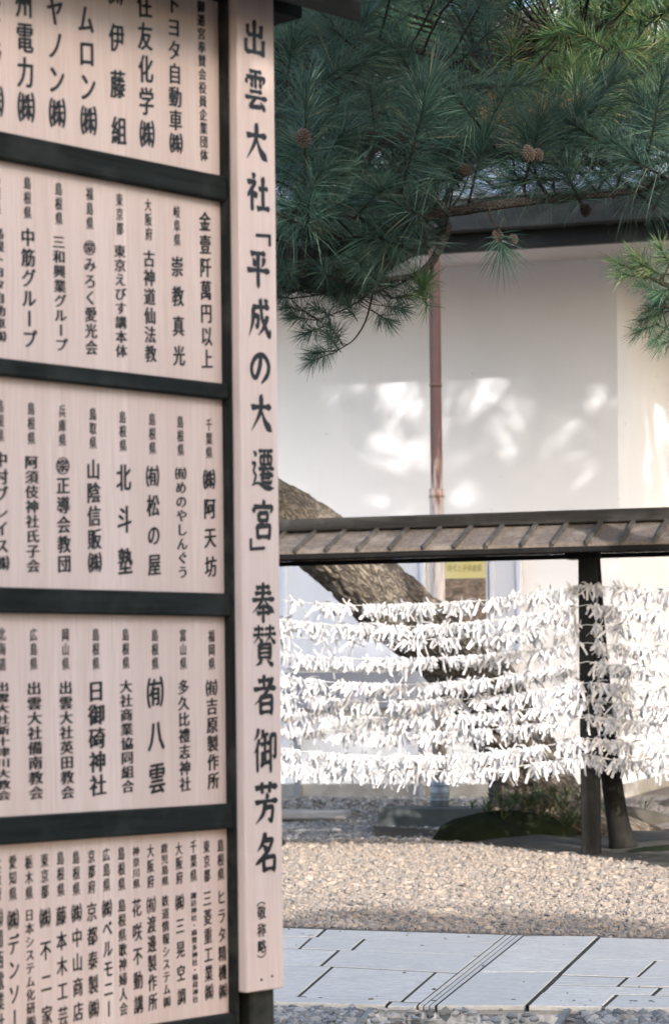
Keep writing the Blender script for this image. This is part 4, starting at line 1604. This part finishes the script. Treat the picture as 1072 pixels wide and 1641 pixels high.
# unseen overhead sprays added to shade the near boughs, filed under this pine
ov = []
for i in range(210):
    c_ = Vector((random.uniform(.5, 3.9), random.uniform(4.4, 8.2), random.uniform(4.4, 6.9)))
    if not sun_window(c_):
        ov.append((c_, rdir(.6, .8), .3, 80, .24, .007, .15))
for i in range(300):
    c_ = Vector((random.uniform(-1.0, 3.0), random.uniform(7.6, 11.0), random.uniform(5.2, 7.3)))
    if c_.z < EYE + 1180 / F * c_.y or sun_window(c_):
        continue
    ov.append((c_, rdir(.6, .8), .3, 90, .24, .006, .15))
b4 = bough(near, [Vector((-.7, 11.4, 5.5)), Vector((.6, 9.8, 6.2)), Vector((2.2, 9, 6.8)), Vector((4, 9, 7.0))], .06, .015, ov, M['bark'], M['needle_near'], 4, .008)
fix_children(near)

# --- the old leaning pine behind the rack
ob = at(858, 1318, 22.3)
ob.z = 0.0
old = empty('pine_tree', 'old pine with thick cracked trunk leaning left behind the paper strings', 'tree', ob)
T0 = ob.y + .2
tl_px = [(868, 1330, T0), (852, 1270, T0), (822, 1190, T0), (775, 1110, T0 - .05), (712, 1040, T0 - .1), (635, 975, T0 - .15), (555, 900, T0 - .2), (478, 845, T0 - .3), (380, 780, T0 - .5), (280, 640, T0 - 1.0), (260, 420, T0 - 1.6), (330, 180, T0 - 2.4), (420, -60, T0 - 3.2), (520, -300, T0 - 3.8)]
tk = smooth_poly(poly_px(tl_px), 16)
rr = np.interp(np.linspace(0, 1, len(tk)), [0, .05, .12, .25, .6, 1], [.50, .42, .36, .325, .29, .12])
mb = MB()
P = np.array([tuple(p) for p in tk])
bark_tube(mb, tk, rr, 84, 5.2, .085)
mb.build('trunk', M['trunk'], old, True)
mb = MB()
for dx, dy, r_ in ((-.55, -.35, .1), (.5, -.5, .12), (.75, .1, .1), (-.2, -.7, .09)):
    q = [Vector((ob.x, T0, .35)), Vector((ob.x + dx * .6, T0 + dy * .6, .18)), Vector((ob.x + dx * 1.2, T0 + dy * 1.2, .04)), Vector((ob.x + dx * 1.7, T0 + dy * 1.7, -.06))]
    q = smooth_poly(q)
    mb.tube(q, np.linspace(r_ * 1.8, r_ * .5, len(q)), 12, .06)
mb.build('root', M['trunk'], old, True)
MWD = .0013
# lower left dark sprays
clump = shoots_in(440, 640, 395, 470, 100, 13.2, 14.6, .14, 190, .13, MWD, .15, .5, .8, lambda x, y: (y < 445 or x < 610) and y < 500 - abs(x - 540) * .15)
hang = []
for x, y, dx, dy_ in 2 * ((500, 512, -1, .1), (515, 525, -.8, -.3), (490, 500, -1, .3), (530, 505, -.5, .2), (545, 545, -.3, .4), (532, 562, -.8, -.1), (526, 568, -1, -.4), (543, 560, -.4, .5), (560, 490, -.4, .3), (580, 480, .2, .4), (600, 470, .5, .2),
                      (615, 490, .7, -.1), (630, 478, .8, .1), (600, 500, .4, -.3), (585, 460, 0, .5), (550, 470, -.4, .2), (570, 510, -.2, .4), (640, 455, .7, .3), (465, 478, -.9, .1), (450, 460, -1, .1)):
    hang.append((at(x, y, 13.6 + random.uniform(-.2, .2)), Vector((dx, random.uniform(-.4, .2), dy_)), .11, 90, .10, MWD, .1))
bo = bough(old, [(705, 368, 13.6), (690, 390, 13.6), (655, 408, 13.6), (615, 430, 13.6), (575, 440, 13.7), (530, 445, 13.8), (460, 450, 14)], .028, .010, clump[:50], M['bark_grey'], M['needle_near'], 6, .005)
bo = bough(old, [(712, 378, 13.4), (695, 415, 13.4), (668, 440, 13.4), (625, 448, 13.4), (580, 456, 13.5), (530, 468, 13.6)], .026, .008, clump[50:] + [h for h in hang if h[0].z > at(540, 484, 13.6).z], M['bark_grey'], M['needle_near'], 7, .005)
bough(old, [(606, 452, 13.5), (585, 474, 13.5), (556, 494, 13.5), (510, 512, 13.5)], .007, .003, [h for h in hang if at(540, 530, 13.6).z < h[0].z <= at(540, 484, 13.6).z], M['bark'], M['needle_near'], 17, .003)
bough(old, [(600, 455, 13.5), (594, 485, 13.5), (584, 518, 13.6), (566, 545, 13.6), (540, 562, 13.6)], .007, .003, [h for h in hang if h[0].z <= at(540, 530, 13.6).z], M['bark'], M['needle_near'], 18, .003)
litt = []
for i in range(7):
    litt.append((at(672 + random.uniform(-6, 10), 470 + random.uniform(-20, 15), 13.4), Vector((random.uniform(-.6, .9), -.2, random.uniform(-.3, .9))), .08, 60, .11, MWD, .1))
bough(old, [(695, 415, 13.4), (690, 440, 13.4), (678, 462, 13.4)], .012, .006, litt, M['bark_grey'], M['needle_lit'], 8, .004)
# parent limb that carries them, high behind the near boughs
bough(old, [(330, 180, T0 - 2.4), (470, 250, 16.5), (600, 300, 14.8), (700, 345, 13.8), (712, 378, 13.4)], .08, .03, shoots_in(440, 760, 60, 370, 100, 13.0, 16, .17, 170, .16, .0016, .15), M['bark'], M['needle_mid'], 9, .006)
up1 = shoots_in(440, 1090, -80, 200, 150, 12.5, 16.5, .17, 150, .15, .0015, .15, .6, .8, lambda x, y: x < 760 or y < 20)
bough(old, [(330, 180, T0 - 2.4), (460, 120, 16), (620, 60, 15), (780, 100, 14.5), (900, 60, 14), (1100, 10, 14)], .08, .012, up1, M['bark'], M['needle_mid'], 10, .006)
back = shoots_in(440, 1100, -80, 215, 260, 17.5, 21.0, .24, 170, .22, .0028, .12, .6, .8)
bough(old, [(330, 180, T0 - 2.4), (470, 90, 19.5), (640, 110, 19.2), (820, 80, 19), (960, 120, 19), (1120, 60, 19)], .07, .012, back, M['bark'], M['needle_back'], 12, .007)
# gaps shaped in the added canopy so soft sun patches reach the plaster
gaps = []
for gx, gy, gr, gh in ((535, 605, 45, 50), (640, 655, 40, 60), (610, 725, 30, 40), (745, 590, 55, 40), (835, 610, 40, 40), (735, 665, 35, 40), (850, 705, 45, 40), (760, 800, 50, 35), (925, 640, 25, 60), (930, 780, 45, 35), (500, 690, 30, 40), (650, 800, 30, 30), (1010, 900, 60, 60), (880, 940, 60, 50)):
    gs, gz_ = on_wall(gx, gy, 0)
    gaps.append((gs, gz_, gr * .0064 + .2, gh * .0064 + .2))
# unseen canopy added above to shade and dapple the storehouse wall
ov = []
while len(ov) < 1450:
    c_ = Vector((random.uniform(0.8, 11.0), random.uniform(13.0, 17.5), random.uniform(4.4, 10.2)))
    if c_.z < 5.4 and c_.x < 5.0 + (5.4 - c_.z):
        continue
    if c_.z < EYE + 1110 / F * c_.y and abs(c_.x) < .145 * c_.y:
        continue
    bx, bz = c_.x - .504 * (15 - c_.y), c_.z - .43 * (15 - c_.y)
    if (.4 < bx < 2.8 and 4.9 < bz < 6.9) or sun_window(c_):
        continue
    kk = ((Vector((0, 26, 0)) - c_).dot(bV)) / -to_sun.dot(bV)
    hit = c_ - to_sun * kk
    hs, hz = (hit - Vector((0, 26, 0))).dot(aV), hit.z
    if hs > XC:
        if math.sin(hs * 5.1 + hz * 1.2) + math.sin(hz * 2.1 - hs * 2.3) < -.75:
            continue
    elif any(((hs - ws) / wr) ** 2 + ((hz - wz) / wh) ** 2 < 1 for ws, wz, wr, wh in gaps) and random.random() < (.3 if hz > 4.1 else .52):
        continue
    ov.append((c_, rdir(.5, .9), .35, 80, .28, .009, .1))
bough(old, [at(420, -60, T0 - 3.2), Vector((1, 17.5, 7.5)), Vector((3.5, 16.5, 7.6)), Vector((8, 16, 7.6))], .12, .03, ov, M['bark'], M['needle_mid'], 11, .01)
fix_children(old)

# --- the pine standing out of frame on the right, reaching in
rbase = Vector((4.4, 15.0, 0))
right = empty('pine_tree', 'sunlit yellow green pine reaching in from the right above the rack roof', 'tree', rbase)
mb = MB()
tk = smooth_poly([rbase + Vector((0, 0, -.1)), rbase + Vector((.1, 0, 1.5)), rbase + Vector((.0, .1, 3)), rbase + Vector((-.2, .2, 4.5)), rbase + Vector((-.1, .2, 6.5))])
mb.tube(tk, np.linspace(.22, .08, len(tk)), 14, .05)
mb.build('trunk', M['trunk'], right, True)
rs_ = []
for x, y, dx, dy_ in ((1015, 445, -1, .15), (1005, 432, -1, .3), (1030, 428, -.7, .5), (1045, 440, -.6, .3), (1060, 425, -.4, .7)):
    rs_.append((at(x + 12, y, 14.2), Vector((dx, -.2, dy_)), .13, 120, .125, MWD, .08))
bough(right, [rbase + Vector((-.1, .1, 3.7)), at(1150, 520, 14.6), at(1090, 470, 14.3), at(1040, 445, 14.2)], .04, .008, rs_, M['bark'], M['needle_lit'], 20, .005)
rs2 = []
for x, y in ((1055, 470), (1075, 500), (1050, 500), (1062, 525), (1080, 540), (1052, 480), (1090, 450), (1075, 460), (1045, 520), (1095, 510), (1068, 490), (1085, 425), (1066, 440)):
    rs2.append((at(x + 6, y, 14.4 + random.uniform(-.2, .2)), Vector((random.uniform(-1, -.2), random.uniform(-.5, .2), random.uniform(-.5, .5))), .12, 120, .12, MWD, .12))
bough(right, [rbase + Vector((-.1, .1, 3.4)), at(1160, 560, 14.6), at(1100, 500, 14.4), at(1060, 490, 14.3)], .04, .008, rs2, M['bark'], M['needle_mid'], 21, .005)
lit = shoots_in(740, 1100, 20, 270, 150, 12.8, 15.5, .16, 150, .15, .0018, .1, .6, .8, lambda x, y: y > 260 - (x - 700) * .75 - 60 and y < 270 - (x - 800) * .1)
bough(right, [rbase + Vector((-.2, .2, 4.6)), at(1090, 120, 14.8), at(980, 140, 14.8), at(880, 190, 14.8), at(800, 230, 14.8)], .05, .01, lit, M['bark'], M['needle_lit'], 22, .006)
dead = shoots_in(790, 920, 165, 235, 9, 12.5, 13.0, .14, 60, .14, .0014, .4, .2, .9)
bough(right, [at(960, 150, 13.4), at(900, 180, 12.9), at(830, 215, 12.8)], .016, .006, dead, M['bark_grey'], M['needle_dead'], 23, .005)
fix_children(right)

# --- broad trees behind the viewpoint that shade the path and the signboard
def leaf_tree(name, label, base, h0, h1, r, n, seed, group):
    g_ = np.random.default_rng(seed)
    t = empty(name, label, 'tree', base, 0, group)
    mb = MB()
    mb.tube(smooth_poly([(0, 0, -.1), (.1, .05, h0 * .5), (-.05, 0, h0), (.05, .1, (h0 + h1) / 2), (0, 0, h1 - .4)]), np.linspace(.25, .06, 25), 12, .05)
    for i in range(9):
        a = g_.uniform(0, 6.28)
        z = g_.uniform(h0, h1 - 1)
        mb.tube(smooth_poly([(0, 0, z - .3), (math.cos(a) * r * .4, math.sin(a) * r * .4, z), (math.cos(a) * r * .85, math.sin(a) * r * .85, z + .4)]), np.linspace(.07, .02, 13), 7)
    mb.build('trunk', M['trunk'], t, True)
    nc = 60
    cz = g_.uniform(0, 1, nc)
    ca = g_.uniform(0, 6.28, nc)
    crr = r * np.sqrt(g_.uniform(.05, 1, nc)) * np.sin(np.pi * (.15 + .75 * cz)) ** .5
    cc = np.stack([crr * np.cos(ca), crr * np.sin(ca), h0 + (h1 - h0) * cz], 1)
    i = g_.integers(0, nc, n)
    p = cc[i] + g_.normal(0, .38, (n, 3))
    a = g_.standard_normal((n, 3))
    a /= np.linalg.norm(a, axis=1)[:, None]
    b_ = np.cross(a, g_.standard_normal((n, 3)))
    b_ /= np.linalg.norm(b_, axis=1)[:, None]
    s_ = g_.uniform(.08, .15, n)[:, None]
    V = np.stack([p - a * s_ * 1.4, p - b_ * s_ * .6, p + a * s_ * 1.4, p + b_ * s_ * .6], 1).reshape(-1, 3)
    q = (np.arange(n) * 4)[:, None] + np.arange(4)[None]
    mb = MB()
    mb.add(V, q)
    mb.build('crown', M['leaf'], t)
    return t


for i, (x, y, h) in enumerate(((3.6, -1.6, 5.9), (7.4, -1.5, 6.0), (11.2, -2.6, 6.2), (5.6, -4.4, 7.1), (2.0, -4.6, 7.4))):
    leaf_tree('evergreen_tree', 'broad leafy evergreen standing behind the viewpoint and shading the path', (x, y, 0), 1.8 if i < 5 else 4.6, h, 2.3 if i < 5 else 1.3, 13000 if i < 5 else 3200, 40 + i, 'evergreens behind the viewpoint')

for i, (x, y) in enumerate(((10.2, 30.5), (10.4, 25.2))):  # unseen trees added to keep open sky light off the side wall
    leaf_tree('evergreen_tree', 'unseen leafy evergreen added beside the storehouse to shade its right hand wall', (x, y, 0), 1.4, 6.6, 2.2, 9000, 60 + i, 'added evergreens beside the storehouse')

# ferns and seedlings at the foot of the old pine
mb = MB()
for i in range(110):
    b_ = at(random.gauss(878, 48), random.uniform(1276, 1330), random.uniform(21.5, 22.2))
    b_.z = max(.05, b_.z)
    for j in range(9):
        a = random.uniform(0, 6.28)
        L_ = random.uniform(.1, .24)
        d_ = Vector((math.cos(a) * .7, math.sin(a) * .7, random.uniform(.4, 1))).normalized()
        s_ = d_.cross(Vector((0, 0, 1))).normalized() * .008
        m_ = b_ + d_ * L_ * .6
        t_ = b_ + d_ * L_ + Vector((0, 0, -.05))
        mb.add([b_[:], (m_ - s_)[:], (m_ + s_)[:], t_[:]], [(0, 1, 3, 2)])
o = mb.build('ground_cover', M['fern'])
tag(o, 'low ferny green ground cover at the foot of the old pine', 'ground cover', None, 'stuff')

# ------------------------------------------------------------------ water basin in front of the path
bas = [ground(600, 1615), ground(914, 1616), ground(880, 1668), ground(560, 1668)]
c = sum(bas, Vector()) / 4
dr = empty('drain_basin', 'shallow rain filled basin with a steel rim in front of the path', 'basin', (c.x, c.y, 0))
for i in range(4):
    p, q = bas[i] - c, bas[(i + 1) % 4] - c
    d_ = (q - p).normalized()
    nrm = Vector((-d_.y, d_.x, 0)) * .012
    mb = MB()
    mb.prism([((p + nrm).x, (p + nrm).y), ((p - nrm).x, (p - nrm).y), ((q - nrm).x, (q - nrm).y), ((q + nrm).x, (q + nrm).y)][::-1], -.03, .018)
    o = mb.build('rim', M['steel'], dr)
    o.location.z = .0015 * (i % 2)
mb = MB()
mb.add([((p - c) * .985 + Vector((0, 0, .012)))[:] for p in bas[::-1]], [(0, 1, 2, 3)])
mb.build('water', M['water'], dr)
mb = MB()
P = []
for i in range(60):
    u_, v_ = random.random(), random.random()
    u_ = u_ ** 1.6
    p = bas[0].lerp(bas[1], u_).lerp(bas[3].lerp(bas[2], u_), v_)
    P.append((p.x, p.y, .012))
pebbles(np.array(P), rng.uniform(.012, .03, len(P)), mb)
o = mb.build('basin_pebbles', M['stone_grey'])
o['kind'] = 'stuff'

bpy.data.objects.remove(_to)
bpy.data.curves.remove(_cu)

# labels of the setting and of what nobody could count
for nm, lab, cat in (('ground', 'open gravel ground of the shrine precinct reaching to the storehouse', 'ground'),
                     ('paved_path', 'pale granite slab path crossing in front of the gravel', 'path'),
                     ('path_groove', 'narrow grooved stone strips beside the broad crossing slab', 'path'),
                     ('path_bed', 'dark dirt filling the joints between the path slabs', 'path'),
                     ('moss_edge', 'mossy front edge of the slab path above the grey gravel', 'moss'),
                     ('soil_bed', 'bare dark soil around the old pine and the rack post', 'soil'),
                     ('moss_mound', 'low dark mossy mound beside the concrete block', 'moss'),
                     ('moss_patch', 'thin moss patch to the right of the leaning rack brace', 'moss'),
                     ('root_mound', 'raised brown earth over the roots behind the rack post', 'soil'),
                     ('gravel_stones', 'sunlit beige gravel stones between the path and the rack', 'gravel'),
                     ('grey_gravel_stones', 'shaded grey gravel stones before the path and along the storehouse', 'gravel'),
                     ('basin_pebbles', 'grey pebbles lying in the shallow rain filled basin', 'pebbles')):
    o = bpy.data.objects.get(nm)
    if o:
        o['label'], o['category'] = lab, cat
